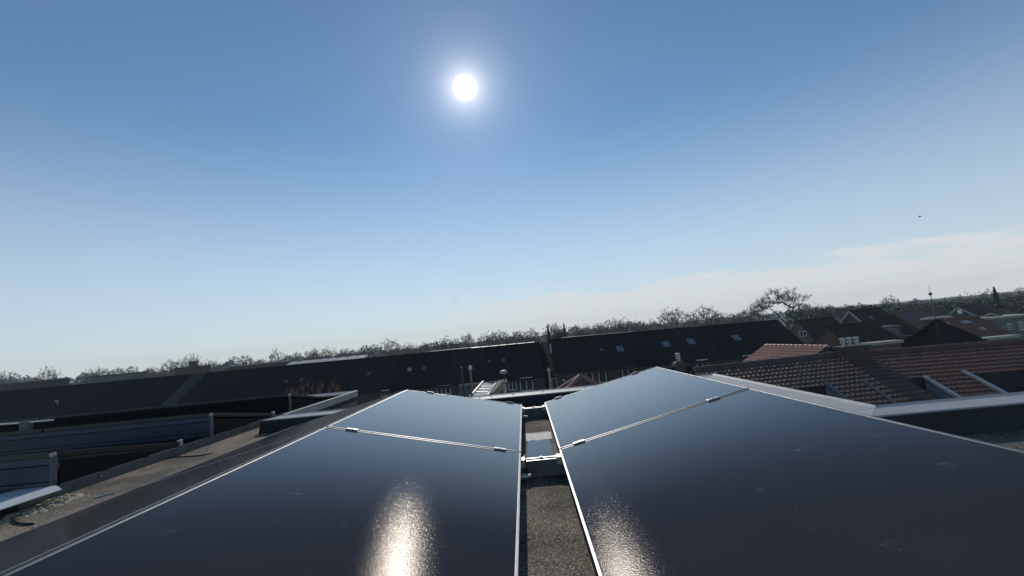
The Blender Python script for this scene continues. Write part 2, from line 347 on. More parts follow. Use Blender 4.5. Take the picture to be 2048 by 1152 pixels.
def tag(o, label=None, cat=None, group=None, kind=None):
    if label: o['label'] = label
    if cat: o['category'] = cat
    if group: o['group'] = group
    if kind: o['kind'] = kind
    return o
def thing(name, label, cat, loc, group=None, rot=None):
    o = bpy.data.objects.new(name, None); COL.objects.link(o); o.location = loc; o.empty_display_size = .2
    WORLD_LOC[o.name] = Vector(loc)
    if rot is not None:
        o.rotation_euler = rot.to_euler(); WORLD_ROT[o.name] = rot.to_4x4()
    return tag(o, label, cat, group)
def copy_tree(o, parent=None):
    c = o.copy(); COL.objects.link(c)
    if parent is not None: c.parent = parent
    WORLD_LOC[c.name] = WORLD_LOC.get(o.name, Vector((0, 0, 0)))
    for ch in [x for x in bpy.data.objects if x.parent == o]: copy_tree(ch, c)
    return c

# ------------------------------------------------------------------ the setting
g = MB(); n = 24
g.box(-1500, 1500, -300, 3500, -1.5, 0)
tag(g.build('ground', K['lawn']), 'green gardens and fields between the houses', kind='structure')

# ------------------------------------------------------------------ our flat roof
HR, HP = .775, .615                       # depth below the eye: roof felt, top of the roof trim
ZR, ZP = EYE-HR, EYE-HP
XR, YB, XL, YB2, YF = 2.05, 4.93, -2.80, 7.12, 2.70
root = thing('flat_roof_house', 'flat roofed house with grey mineral felt and pale metal roof trim, under the solar panels', 'building', (0, 2, 0))
m = MB()
OUT = [(-14, -4), (9, -4), (9, YF), (XR, YF), (XR, YB), (XL, YB), (XL, YB2), (-14, YB2)]
m.hexa([(x, y, ZR-.3) for x, y in OUT], [(x, y, ZR) for x, y in OUT])
m.build('roof_deck', K['bitumen'], root)
m = MB()
e = .06
WO = [(-14, -4), (9, -4), (9, YF-e), (XR-e, YF-e), (XR-e, YB-e), (XL-e, YB-e), (XL-e, YB2-e), (-14, YB2-e)]
m.hexa([(x, y, 0) for x, y in WO], [(x, y, ZR-.302) for x, y in WO])
m.build('wall', K['edge_wall'], root)
# parapet runs: (from, to, outward direction)
runs = [((9, YF), (XR, YF), (0, 1), 0, -1), ((XR, YF), (XR, YB), (1, 0), 1, 1), ((XR, YB), (XL, YB), (0, 1), -1, -1), ((XL, YB), (XL, YB2), (1, 0), 1, 1), ((XL, YB2), (-14, YB2), (0, 1), -1, 0)]
def mitred(prof, a, b, o, m0, m1):
    """profile (outward, height) swept from a to b with mitred ends"""
    a = Vector((*a, 0)); b = Vector((*b, 0)); o = Vector((*o, 0)); d = (b-a).normalized(); up = Vector((0, 0, 1)); mb = MB()
    mb.hexa([a + d*(m0*p + (.0015 if m0 else 0)) + o*p + up*q for p, q in prof], [b + d*(m1*p - (.0015 if m1 else 0)) + o*p + up*q for p, q in prof])
    return mb
for ri_, (a, b, o, m0, m1) in enumerate(runs):
    w_ = .075 if ri_ > 2 else .14
    mitred([(-.17, ZR-.01), (-.01, ZR-.01), (-.01, ZP-.024), (-.15, ZP-.032)], a, b, o, m0, m1).build('upstand', K['upstand'], root)
    mitred([(.012, ZP-.09), (.016, ZP+.0), (.004, ZP+.004), (-.02, ZP-.008), (-w_+.005, ZP-.022), (-w_, ZP-.045), (-w_+.006, ZP-.045), (-w_+.01, ZP-.027), (-.02, ZP-.016), (.002, ZP-.09)], a, b, o, m0, m1).build('roof_trim', K['trim'], root)
# rivets on the trim near the middle of the back edge
for x in (-.55, -.42, -.18, .15, .62):
    rv = MB(); rv.lathe((x, YB-.06, ZP-.014), [(.008, 0), (.008, .006), (.004, .009)], 8); rv.build('rivet', K['galv'], root)
# overlapping felt seam lines
sm = MB()
for x in (-2.62,): sm.box(x-.004, x+.09, -3, 4.7, ZR, ZR+.005)
sm.build('felt_seam', K['bitumen'], root)

# standing water and reflected sunlight painted pale along its far edge
def blob(pts, z, name, material, label, cat):
    b = MB(); b.hexa([(x, y, z) for x, y in pts], [(x, y, z+.003) for x, y in pts]); return tag(b.build(name, material), label, cat)
r_ = random.Random(3)
def wob(x0, x1, y, n, amp): return [(x0+(x1-x0)*i/n, y + r_.uniform(-amp, amp)) for i in range(n+1)]
pts = wob(-.055, .115, 2.70, 5, .01) + wob(.12, -.05, 3.30, 26, .014)
p = blob(pts, ZR+.002, 'puddle', K['water'], 'still puddle of rain mirroring the blue sky between the two panel rows', 'puddle')
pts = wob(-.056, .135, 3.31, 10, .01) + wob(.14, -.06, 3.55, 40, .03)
blob(pts, ZR+.0015, 'glare_patch', K['glare'], 'sparkling whitish patch of painted glare at the far edge of the puddle', 'glare')

# ------------------------------------------------------------------ solar modules
W, LEN, GAP = 1.134, 1.722, .02
def make_module(name, label, group, origin, ax, ay, mats=('module', 'frame')):
    """origin: corner on the frame top; ax: across (W), ay: along (LEN)"""
    ax = Vector(ax).normalized(); ay = Vector(ay).normalized(); az = ax.cross(ay)
    if az.z < 0: az = -az
    rot = Matrix((ax, ay, ax.cross(ay))).transposed()
    sgn = 1 if ax.cross(ay).z > 0 else -1
    c = Vector(origin) + ax*W/2 + ay*LEN/2
    t = thing(name, label, 'solar panel', c, group, rot)
    return t, sgn
def module_meshes(t, sgn, mats=('module', 'frame')):
    """built in local coordinates of the thing"""
    w, l, fw_, th = W/2, LEN/2, .011, .035
    def loc(mb, nm, mt, bev=0):
        me = bpy.data.meshes.new(nm); bmesh.ops.recalc_face_normals(mb.bm, faces=mb.bm.faces); mb.bm.to_mesh(me); mb.bm.free()
        o = bpy.data.objects.new(nm, me); COL.objects.link(o); me.materials.append(mt); o.parent = t; WORLD_LOC[o.name] = WORLD_LOC[t.name]
        if bev:
            b = o.modifiers.new('bevel', 'BEVEL'); b.width = bev; b.segments = 2
        return o
    s = sgn
    gl = MB(); gl.box(-w+fw_, w-fw_, -l+fw_, l-fw_, min(-.007*s, -.002*s), max(-.007*s, -.002*s)); loc(gl, 'glass', K[mats[0]])
    fr = MB(); z0, z1 = sorted((-th*s, 0))
    fr.box(-w, -w+fw_, -l, l, z0, z1); fr.box(w-fw_, w, -l, l, z0, z1)
    fr.box(-w+fw_, w-fw_, -l, -l+fw_, z0, z1); fr.box(-w+fw_, w-fw_, l-fw_, l, z0, z1)
    loc(fr, 'frame', K[mats[1]], .0015)
    bs = MB(); bs.box(-w+fw_, w-fw_, -l+fw_, l-fw_, min(-.0135*s, -.0095*s), max(-.0135*s, -.0095*s)); loc(bs, 'back_sheet', K['black_steel'])
HL = .64966                              # low edges below the eye
TL, TR = .21587, .21092; XLL, XRL = -.0795, .1348; YL, YRr = 2.5443, 2.5356
zl = EYE-HL
modules = []
def row(xlow, tilt, sg, yj, labels):
    ax = Vector((sg*math.cos(tilt), 0, math.sin(tilt)))
    for k, lab in enumerate(labels):
        y0 = yj + GAP/2 if k == 0 else yj - GAP/2 - LEN
        t, s_ = make_module('solar_panel', lab, 'black solar panels in ridged rows', Vector((xlow, y0, zl)), ax, (0, 1, 0))
        module_meshes(t, s_); modules.append(t)
row(XLL, TL, -1, YL, ['far black solar panel left of the gap, with blue sky sheen', 'near black solar panel left of the gap, with the bigger sun glint'])
row(XRL, TR, 1, YRr, ['far black solar panel right of the gap, its corner the highest', 'near black solar panel right of the gap, darkest toward its outer edge'])
# the other slope, falling away to the left
xh = XLL - W*math.cos(TL) - .028; zh = zl + W*math.sin(TL) - .004
ax = Vector((-math.cos(TL), 0, -math.sin(TL)))
for k, lab in ((0, 'far solar panel sloping down to the left, seen along its dull surface'), (1, 'near solar panel sloping down to the left, dull and brown tinted')):
    y0 = YL + GAP/2 if k == 0 else YL - GAP/2 - LEN
    t, s_ = make_module('solar_panel', lab, 'black solar panels in ridged rows', Vector((xh, y0, zh)), ax, (0, 1, 0)); module_meshes(t, s_, ('dull_module', 'frame'))

# clamps holding the modules
def clamp(px, base, sg, tilt, y, label, end=False, mt='galv'):
    """s metres up the slope from the low edge"""
    ax = Vector((sg*math.cos(tilt), 0, math.sin(tilt))); nz = Vector((-sg*math.sin(tilt), 0, math.cos(tilt)))
    c = base + ax*px; c.y = y
    t = thing('panel_clamp', label, 'clamp', c, 'clamps along the panel edges')
    b = MB(); b.hexa([c + ax*i + Vector((0, j, 0)) + nz*.001 for i, j in ((-.035, -.014), (.035, -.014), (.035, .014), (-.035, .014))],
                     [c + ax*i + Vector((0, j, 0)) + nz*.007 for i, j in ((-.034, -.012), (.034, -.012), (.034, .012), (-.034, .012))])
    b.build('plate', K[mt], t, bevel=.0015)
    h = MB(); h.hexa([c + ax*i + Vector((0, j, 0)) - nz*.05 for i, j in ((-.03, -.006), (.03, -.006), (.03, .006), (-.03, .006))],
                     [c + ax*i + Vector((0, j, 0)) + nz*.0005 for i, j in ((-.03, -.006), (.03, -.006), (.03, .006), (-.03, .006))]); h.build('web', K['dark_alu'], t)
    q = MB(); q.tube([c+nz*.0072, c+nz*.0095], .005, 6); q.build('bolt', K['galv'], t)
lb = Vector((XLL, 0, zl)); rb = Vector((XRL, 0, zl))
clamp(.12, lb, -1, TL, YL, 'silver clamp on the left joint, beside the gap')
clamp(.98, lb, -1, TL, YL, 'silver clamp on the left joint, near its outer end')
clamp(.12, rb, 1, TR, YRr, 'sunlit white clamp on the right joint, beside the gap')
clamp(.92, rb, 1, TR, YRr, 'silver clamp on the right joint, near its outer end')
clamp(.12, lb, -1, TL, YL+LEN+GAP, 'dark clamp on the far edge of the left panel, by the gap', mt='dark_alu')
clamp(.90, lb, -1, TL, YL+LEN+GAP, 'dark clamp on the far edge of the left panel, by its peak', mt='dark_alu')
clamp(.14, rb, 1, TR, YRr+LEN+GAP, 'dark clamp on the far edge of the right panel, by the gap', mt='dark_alu')
clamp(.92, rb, 1, TR, YRr+LEN+GAP, 'dark clamp on the far edge of the right panel, by its peak', mt='dark_alu')

# cross rails under the joints
for y, lab in ((YL-.04, 'nearer silver cross rail bridging the gap between the panel rows'), (YL+LEN-.03, 'farther silver cross rail bridging the gap between the panel rows')):
    t = thing('cross_rail', lab, 'rail', (0, y, ZR), 'cross rails under the panel joints')
    zt = zl - .037
    p = MB(); p.extrude([(-.028, zt-.085), (.028, zt-.085), (.028, zt), (.009, zt), (.009, zt-.012), (-.009, zt-.012), (-.009, zt), (-.028, zt)], (-2.34, y, 0), (1.26, y, 0), (0, 1, 0))
    p.build('profile', K['dull_galv'], t)  # shade on the rail's face put into a darker metal than its sunlit top
    for q0, q1 in ((-.029, -.017), (.015, .029)):
        p = MB(); p.box(-2.34, 1.26, y+q0, y+q1, zt+.0005, zt+.004); p.build('top_flange', K['alu'], t)
    for x in (-2.2, -1.19, -.115, .17, 1.2):
        f = MB(); f.box(x-.05, x+.05, y-.07, y+.07, ZR+.001, zt-.086); f.build('rubber_pad', K['rubber'], t)
    q = MB(); q.tube([(.03, y, zt-.02), (.03, y, zt+.014)], .009, 6); q.build('bolt', K['galv'], t)
    for x, w_ in ((XLL+.005, .03), (XRL-.006, .035)):
        q = MB(); q.box(x-w_/2, x+w_/2, y-.034, y+.034, zt-.03, zt+.012); q.build('end_clip', K['alu'], t, bevel=.003)
# ridge supports
for y, lab in ((YL, 'support under the left ridge at the panel joint'), (YL+LEN, 'support under the left ridge at the far end')):
    s = MB(); x = xh+.014; s.box(x-.03, x+.03, y-.03, y+.03, ZR, zh-.05); s.build('ridge_support', K['galv'], None, origin=(x, y, ZR)); tag(bpy.data.objects[s and 'ridge_support' if False else 'ridge_support'], lab, 'support') if False else None
    o = COL.objects[-1]; tag(o, lab, 'support', 'supports under the panel ridges')
for y, lab in ((YRr, 'support under the right panels at their joint'), (YRr+LEN, 'support under the right panels at the far end')):
    x = XRL + W*math.cos(TR) - .05; s = MB(); s.box(x-.03, x+.03, y-.03, y+.03, ZR, zl+W*math.sin(TR)-.06)
    tag(s.build('ridge_support', K['galv'], None, origin=(x, y, ZR)), lab, 'support', 'supports under the panel ridges')
# cable dropping into the gap and a pipe stub
s = MB(); s.tube([(-.06, 2.50, zl-.005), (-.058, 2.46, zl-.03), (-.055, 2.455, ZR+.05), (-.05, 2.47, ZR+.01)], .004, 6)
tag(s.build('solar_cable', K['rubber'], smooth=True, origin=(-.05, 2.47, ZR)), 'thin black cable hanging down beside the nearer cross rail', 'cable')
for y, lab in ((2.40, 'grey plug lying behind the nearer cross rail at the left panel'), (4.10, 'grey plug lying by the farther cross rail at the left panel')):
    s = MB(); s.tube([(-.12, y, ZR+.035), (-.06, y, ZR+.035), (-.056, y, ZR+.035), (-.035, y, ZR+.035)], [.016, .016, .011, .011], 10)
    tag(s.build('cable_plug', K['galv'], smooth=False, origin=(-.09, y, ZR)), lab, 'plug', 'cable plugs by the cross rails')

# ------------------------------------------------------------------ panel rows on the left, seen from behind
XE = -3.27; RAILZ = EYE-.715
t = thing('array_rail', 'long angled aluminium rail leading along the right end of the left rows', 'rail', (XE, 4, ZR))
p = MB(); p.extrude([(-.03, -.022), (.004, -.022), (.004, .062), (-.03, .062), (-.03, .056), (-.002, .056), (-.002, -.016), (-.03, -.016)], (XE, 2.62, RAILZ-.05), (XE, 7.0, RAILZ-.05), (1, 0, 0)); p.build('profile', K['dull_galv'], t)
for ya, yb in ((3.02, 3.3), (3.36, 3.66), (3.72, 4.0), (4.1, 4.36), (4.5, 4.72), (4.78, 4.98), (5.05, 5.4), (5.6, 6.3)):
    p = MB(); p.box(XE-.012, XE+.0035, ya, yb, RAILZ+.0125, RAILZ+.0155); p.build('bright_edge', K['alu'], t)
for y in (2.86, 3.08, 4.0, 4.2, 4.42, 5.3, 5.5, 6.0, 6.8):
    f = MB(); f.box(XE-.03, XE+.04, y-.03, y+.03, ZR+.001, RAILZ-.0725); f.build('foot', K['dull_galv' if y in (3.08, 4.2, 5.5) else 'rubber'], t)
for y in (3.3, 3.62, 4.85, 5.12):
    f = MB(); f.tube([(XE+.0045, y, RAILZ-.02), (XE+.012, y, RAILZ-.02)], .008, 6); f.build('bolt', K['alu'], t)
prof_w = [0, .25]
def shield(yr, x0, x1, ztop, mt, label):
    """profiled wind shield closing the back of a panel row"""
    t = thing('wind_shield', label, 'wind shield', ((x0+x1)/2, yr, ZR), 'steel shields behind the left panel rows')
    zb = ZR + .06
    H = ztop - zb
    pr = [(0, 0), (-.012, .12*H), (-.012, .22*H), (.010, .235*H), (.010, .265*H), (-.012, .28*H), (-.016, .74*H), (.008, .755*H), (.008, .79*H), (-.014, .805*H), (-.004, H)]
    back = [(a+.004, b) for a, b in pr[::-1]]
    p = MB(); p.extrude([(a*1.0, b) for a, b in pr] + back, (x0, yr, zb), (x1, yr, zb), (0, 1, 0)); p.build('sheet', K[mt], t)
    e = MB(); e.box(x1-.002, x1+.010, yr-.012, yr+.03, ZR+.05, ztop+.002); e.build('end_post', K['dull_galv'], t)
    sp = MB(); yf_ = yr + W*math.cos(tilt) - .06; xa, xb = x1+.002, x1+.005
    tri = [(yr+.05, ZR+.03), (yf_, ZR+.03), (yf_, RAILZ+.0), (yr+.05, ztop-.03)]
    sp.hexa([(xa, y_, z_) for y_, z_ in tri], [(xb, y_, z_) for y_, z_ in tri]); sp.build('side_plate', K['black_steel'], t)
    c = MB(); c.box(x1-.03, x1+.014, yr-.02, yr+.02, ztop+.004, ztop+.028); c.build('top_clip', K['galv'], t, bevel=.003)
ZT = EYE-.465; dep = W; tilt = math.asin((.20)/W)
rows = [(2.97, 1, 'steel', 'blue-grey shield behind the nearest left row, at the frame edge'), (4.47, 2, 'steel', 'long blue-grey ribbed shield behind the middle left row'), (5.97, 3, 'black_steel', 'black shield behind the farthest left row')]
ZT = EYE-.465; dep = W; tilt = math.asin((.20)/W)
names = ['nearest', 'middle', 'farthest']
for ri, (yr, cnt, mt, lab) in enumerate(rows):
    x1 = XE-.01
    shield(yr, x1-cnt*(LEN+GAP), x1, ZT-.04, mt, lab)
    for k in range(cnt):
        ax = Vector((0, math.cos(tilt), -math.sin(tilt)))
        o0 = Vector((x1-k*(LEN+GAP), yr-.02, ZT))
        lb_ = ['black panel tilted away, at the right end of the %s left row', 'black panel tilted away, second from the right in the %s left row', 'black panel tilted away, third from the right in the %s left row'][k] % names[ri]
        t, s_ = make_module('solar_panel', lb_, 'panels of the rows on the left', o0, ax, (-1, 0, 0), )
        module_meshes(t, s_, ('module', 'black_frame'))
    # front clip where the module meets the rail
    yf = yr - .02 + W*math.cos(tilt)
    c = MB(); c.box(XE-.02, XE+.012, yf-.02, yf+.02, RAILZ+.016, ZT-.2+.02)
    tag(c.build('front_clip', K['alu'], None, origin=(XE, yf, RAILZ), bevel=.003), 'silver clip on the rail at the low corner of the %s left row' % names[ri], 'clip', 'clips on the left rail')
for pa, pb, lab in (((-60, 853), (45, 845.5), 'left of two pale bars lying before the black shield'), ((61, 844), (106, 840), 'right of two pale bars lying before the black shield')):
    A_, B_ = at(*pa, 5.55), at(*pb, 5.55); q = MB(); q.bar(A_, B_, .03, .016); tag(q.build('cover_bar', K['white_sheet'], None, origin=A_), lab, 'bar', 'pale bars in the left rows')
A_ = at(53, 847, 5.56); q = MB(); q.box(A_.x-.06, A_.x+.06, A_.y-.03, A_.y+.03, ZR, A_.z+.03); tag(q.build('bar_post', K['dull_galv'], None, origin=(A_.x, A_.y, ZR)), 'dark post between the two pale bars', 'post')
# pale sheet lying over the near end of the rail
a = [at_h(0, 988, .69), at_h(36, 979, .69), at_h(113, 971, .69), at_h(124, 978, .69), at_h(0, 1019, .69)]
a = [Vector(v) for v in a]
ex = [a[4] + (a[4]-a[3])*1.2, a[0] + (a[0]-a[1])*2.0]
poly = a + ex
s = MB(); s.hexa([v - Vector((0, 0, .006)) for v in poly], poly)
tag(s.build('metal_sheet', K['white_sheet'], None, origin=a[3]), 'pale smooth metal sheet lying flat at the near end of the left rail', 'metal sheet')
for i, (px_, py_) in enumerate(((60, 1000), (5, 1010))):
    pass
sup = MB(); c = at_h(-20, 1003, .69); sup.box(c.x-.35, c.x+.12, c.y-.02, c.y+.05, ZR, EYE-.697); tag(sup.build('support_block', K['rubber'], None, origin=(c.x, c.y, ZR)), 'dark block carrying the pale metal sheet', 'block')
# moss and dirt washed together
def moss(px, py, r, seed, label):
    rg = random.Random(seed); c = at_h(px, py, HR); b = MB()
    rim = [Vector((c.x + r*1.15*rg.uniform(.75, 1.1)*math.cos(k_*.5236), c.y + r*1.5*rg.uniform(.75, 1.1)*math.sin(k_*.5236), ZR+.0005)) for k_ in range(12)]
    b.hexa(rim, [Vector((c.x, c.y, ZR+.006)) + (p_ - Vector((c.x, c.y, ZR)))*.85 for p_ in rim])
    for i in range(int(70*r/.1)):
        a = rg.uniform(0, 6.28); d = r*abs(rg.gauss(0, .55)); q = Vector((c.x+d*math.cos(a), c.y+d*1.3*math.sin(a), ZR))
        s = rg.uniform(.010, .030); hgt = s*rg.uniform(.6, 1.2)*max(.4, 1.4-d/r)
        pts = [q + Vector((s*rg.uniform(.6, 1.2)*math.cos(t_), s*rg.uniform(.6, 1.2)*math.sin(t_), 0)) for t_ in (0, 1.25, 2.5, 3.8, 5.1)]
        top = q + Vector((rg.uniform(-.4, .4)*s, rg.uniform(-.4, .4)*s, hgt*1.5))
        b.hexa([p_ for p_ in pts], [p_*.45 + top*.55 for p_ in pts])
    tag(b.build('moss_clump', K['moss'], None, origin=(c.x, c.y, ZR)), label, 'moss', 'dry moss clumps on the left roof felt')
moss(120, 1002, .09, 1, 'biggest dry moss clump, just under the end of the rail')
moss(102, 1012, .06, 2, 'loose dry moss between the biggest clump and the black cable')
moss(62, 1026, .06, 3, 'small dry moss clump above the black cable')
moss(20, 1038, .06, 4, 'flat dry moss patch by the lower left frame edge')
cb = [at_h(20, 1032, HR-.01), at_h(30, 1042, HR-.008), at_h(36, 1046, HR-.006), at_h(50, 1048, HR-.006), at_h(68, 1047, HR-.006)]
s = MB(); s.tube(cb, .006, 6); tag(s.build('loose_cable', K['rubber'], None, smooth=True, origin=cb[0]), 'short black cable end lying in the moss on the left felt', 'cable')
cb = [at_h(340, 915, HR-.006), at_h(370, 913, HR-.006), at_h(400, 911, HR-.006), at_h(425, 906, HR-.006)]
s = MB(); s.tube(cb, .005, 6); tag(s.build('loose_cable', K['rubber'], None, smooth=True, origin=cb[0]), 'thin dark cable crossing the felt beside the rail feet', 'cable')
for (pa, pb, lab) in (((188, 997), (214, 990), 'lower of two pale teal cable clips on the panel edge'), ((206, 992), (228, 986), 'upper of two pale teal cable clips on the panel edge')):
    A, B = at_h(*pa, HL-.012), at_h(*pb, HL-.012)
    s = MB(); s.bar(A, B, .012, .008); tag(s.build('cable_clip', K['teal'], None, origin=A, bevel=.002), lab, 'clip', 'teal clips on the sloping panel')

# ------------------------------------------------------------------ houses
def win(root, c, ux, uy, nrm, w, h, mullions=(.5,), mt='white', panem='pane', t_=.07, name='window', transom=None):
    """a window: frame with its pane, c is the centre on the wall"""
    c = Vector(c); ux = Vector(ux).normalized(); uy = Vector(uy).normalized(); nrm = Vector(nrm).normalized()
    f = MB()
    def slab(mb, x0, x1, y0, y1, z0, z1):
        P = lambda x, y, z: c + ux*x + uy*y + nrm*z*.35
        mb.hexa([P(x0, y0, z0), P(x1, y0, z0), P(x1, y1, z0), P(x0, y1, z0)], [P(x0, y0, z1), P(x1, y0, z1), P(x1, y1, z1), P(x0, y1, z1)])
    a, b = w/2, h/2
    slab(f, -a, -a+t_, -b, b, .0, .06); slab(f, a-t_, a, -b, b, .0, .06)
    slab(f, -a+t_, a-t_, -b, -b+t_, .0, .06); slab(f, -a+t_, a-t_, b-t_, b, .0, .06)
    for q in mullions: slab(f, -a+w*q-t_/2, -a+w*q+t_/2, -b+t_, b-t_, .0, .055)
    fo = f.build(name, K[mt], root)
    p = MB(); slab(p, -a+t_*.5, a-t_*.5, -b+t_*.5, b-t_*.5, .004, .03); p.build('pane', K[panem], fo)
    return fo
def gable_house(name, label, A, B, half, drop, roofm, wallm, group=None, cat='house', over=.35, windows=(), lights=(), chimney=None, hip=0.0, verge=None, ridge=True, skew=0.0, off=0.0, base=0.0):
    """ridge from A to B; eaves 'half' away to each side and 'drop' lower. windows: pixel boxes on the side wall; lights: pixel boxes on the roof"""
    A = Vector(A); B = Vector(B); d = Vector((B.x-A.x, B.y-A.y, 0)).normalized(); n = Vector((d.y, -d.x, 0))
    if n.y > 0: n = -n                      # towards the viewer
    up = Vector((0, 0, 1)); mid = (A+B)/2
    root = thing(name, label, cat, (mid.x, mid.y, base), group)
    s = drop/half
    k = n*(half+over) - up*(drop+over*s); kb = -n*(half+over) - up*(drop+over*s)
    a, b = A + d*hip, B - d*hip
    th = up*.14
    oA, oB = A - d*off, B + d*off
    rf = MB()
    for kk in (k, kb):
        pts = [a, b, oB+kk, oA+kk]
        rf.hexa([p - th for p in pts], pts)
    if hip:
        for e_, q in ((oA, a), (oB, b)):
            pts = [q, e_+k, e_+kb]; rf.hexa([p - th for p in pts], pts)
    rf.build('roof', K[roofm], root)
    w = MB(); i_ = d*.03
    ez = A.z - drop; zl_ = base
    def wp(P, q, z): return Vector((P.x+q.x, P.y+q.y, z))
    nh = n*half
    wa, wb = A + i_, B - i_; sk = -d*skew
    if hip: prof = [lambda P: wp(P, nh, zl_), lambda P: wp(P, -nh, zl_), lambda P: wp(P, -nh, P.z-drop-.15), lambda P: wp(P, nh, P.z-drop-.15)]
    else: prof = [lambda P: wp(P, nh, zl_), lambda P: wp(P, -nh, zl_), lambda P: wp(P, -nh, P.z-drop-.15), lambda P: P-up*.15, lambda P: wp(P, nh, P.z-drop-.15)]
    w.hexa([f(wa) + (sk if k_ in (1, 2) else sk*.35 if len(prof) == 5 and k_ == 3 else Vector()) for k_, f in enumerate(prof)], [f(wb) for f in prof]); w.build('wall', K[wallm], root)
    if ridge:
        rc = MB(); L_ = (b-a).length; c_ = max(1, int(L_/.42))
        rc.tube([a + up*.02, b + up*.02], .11, 8); rc.build('ridge_cap', K[roofm], root)
    gt = MB(); g0, g1 = oA+k, oB+k; gt.bar(g0 + n*.07 - up*.06, g1 + n*.07 - up*.06, .12, .1); gt.build('gutter', K['offwhite' if verge else 'flue'], root)
    if verge:
        for e_ in (oA - d*.025, oB + d*.025):
            vb = MB(); vb.bar(e_ - up*.06, e_ + k - up*.06, .04, .2); vb.bar(e_ - up*.06, e_ + kb - up*.06, .04, .2); vb.build('verge_board', K[verge], root)
    pw = wa + nh
    for wd in windows:
        x0, y0, x1, y1 = wd[:4]; mull = wd[4] if len(wd) > 4 else (.5,); frm = wd[5] if len(wd) > 5 else 'white'
        tl = on_plane(x0, y0, pw, n); br = on_plane(x1, y1, pw, n)
        c = (tl+br)/2; wdt = max(.3, abs((br-tl).dot(d))); hgt = max(.3, tl.z-br.z)
        # the frame is rolled: use box spans measured along the wall
        win(root, c + n*.002, d, up, n, wdt, hgt, mull, frm)
    rn = (up*half + n*drop).normalized(); sl = (n*half - up*drop).normalized()
    for wd in lights:
        x0, y0, x1, y1 = wd[:4]
        c = on_plane((x0+x1)/2, (y0+y1)/2, a, rn); sz = abs(x1-x0)/F*c.y*.8; hh = wd[4] if len(wd) > 4 else 1.15*sz
        win(root, c + rn*.01, d, -sl, rn, max(.3, sz), max(.3, hh), (), wd[5] if len(wd) > 5 else 'flue', 'skylight', .05, 'skylight')
    return root, rn, n, d

# --- long terrace across the gardens: one house after another under one roof line
YT, HALF = 50.0, 5.2
def ridge_line(p0, p1):
    a, b = at(*p0, YT), at(*p1, YT); return a, b
a1, b1 = ridge_line((-90, 793.5), (1092, 684.5))
drop1 = 3.3
b1_lab = ['dark roofed terraced house at the left frame edge with a pale vent pipe',
          'dark roofed terraced house left of the pale party strip, below a grey hall',
          'terraced house whose roof carries the pale slanting strip',
          'dark roofed terraced house just right of the pale slanting strip',
          'terraced house with two small pale roof vents above the reddish shrub',
          'terraced house whose ridge shows the bright tops of rear panels',
          'terraced house with one faint roof light above the left panel peak',
          'terraced house with one bright and one faint little roof light',
          'terraced house behind the thin dark flue, without roof lights',
          'terraced house at the right end of the long row, with two faint roof lights']
edges_px = [-90, 215, 385, 412, 566, 640, 728, 800, 905, 968, 1079]
def on_ridge(px, a, b, pa, pb): t_ = (px-pa)/(pb-pa); return a.lerp(b, t_)
# fractions found where the ray at px crosses the ridge line
def ridge_at(px, a, b):
    lo, hi = 0, 1
    def sx(p):
        v = p-C0; return 1024 + F*v.dot(rr)/v.dot(fw)
    for _ in range(40):
        mid = (lo+hi)/2
        if sx(a.lerp(b, mid)) < px: lo = mid
        else: hi = mid
    return a.lerp(b, lo)
b1_win = {6: [(762, 781, 779, 792)], 7: [(836, 778, 858, 790, (.5,))], 8: [(873, 772, 902, 787, (.35, .65))], 9: [(1016, 761, 1034, 780, (.5,)), (1039, 756, 1067, 780, (.5,))]}
b1_light = {4: [(569, 760, 577, 766, .5), (599, 757, 607, 763, .5)], 6: [(734, 744, 742, 750, .5)], 7: [(815, 737, 823, 741, .5, 'white'), (844, 733, 852, 740, .5)], 9: [(975, 719, 983, 726, .5), (1003, 717, 1011, 724, .5)]}
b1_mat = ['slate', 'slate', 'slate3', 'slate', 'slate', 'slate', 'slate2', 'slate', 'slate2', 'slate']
for i in range(10):
    A = ridge_at(edges_px[i], a1, b1); B = ridge_at(edges_px[i+1], a1, b1)
    A = A + (B-A).normalized()*.004
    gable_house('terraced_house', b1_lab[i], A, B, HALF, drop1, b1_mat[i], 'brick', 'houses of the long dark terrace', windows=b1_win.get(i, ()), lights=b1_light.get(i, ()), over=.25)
a2, b2 = ridge_line((1096, 680), (1556, 641))
b2_lab = ['left end house of the right terrace, with bare brown gable and slit window', 'terraced house with the leftmost blue roof light above three white windows',
          'terraced house with two blue roof lights close together', 'terraced house with the rightmost blue roof light',
          'right end house of the right terrace, its dark verge running down to the right']
e2 = [1096, 1190, 1300, 1398, 1505, 1556]
b2_win = {0: [(1159, 744, 1187, 766, (.5,))], 1: [(1196, 740, 1214, 765, ()), (1243, 735, 1270, 752, (.5,))], 2: [(1340, 727, 1362, 741, (.5,))], 3: [(1392, 720, 1418, 737, (.5,)), (1485, 711, 1510, 726, (.5,))]}
b2_light = {1: [(1199, 697, 1207, 702, .5), (1231, 691, 1249, 704, 1.1)], 2: [(1323, 682, 1341, 694, 1.1), (1373, 677, 1391, 689, 1.1)], 3: [(1464, 669, 1482, 682, 1.1)]}
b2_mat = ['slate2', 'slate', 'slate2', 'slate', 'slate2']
drop2 = 3.3
house2 = []
for i in range(5):
    A = ridge_at(e2[i], a2, b2); B = ridge_at(e2[i+1], a2, b2); A = A + (B-A).normalized()*.004
    house2.append(gable_house('terraced_house', b2_lab[i], A, B, HALF, drop2, b2_mat[i], 'brick', 'houses of the right dark terrace', windows=b2_win.get(i, ()), lights=b2_light.get(i, ()), over=.25, skew=2.3 if i == 0 else 0)[0])
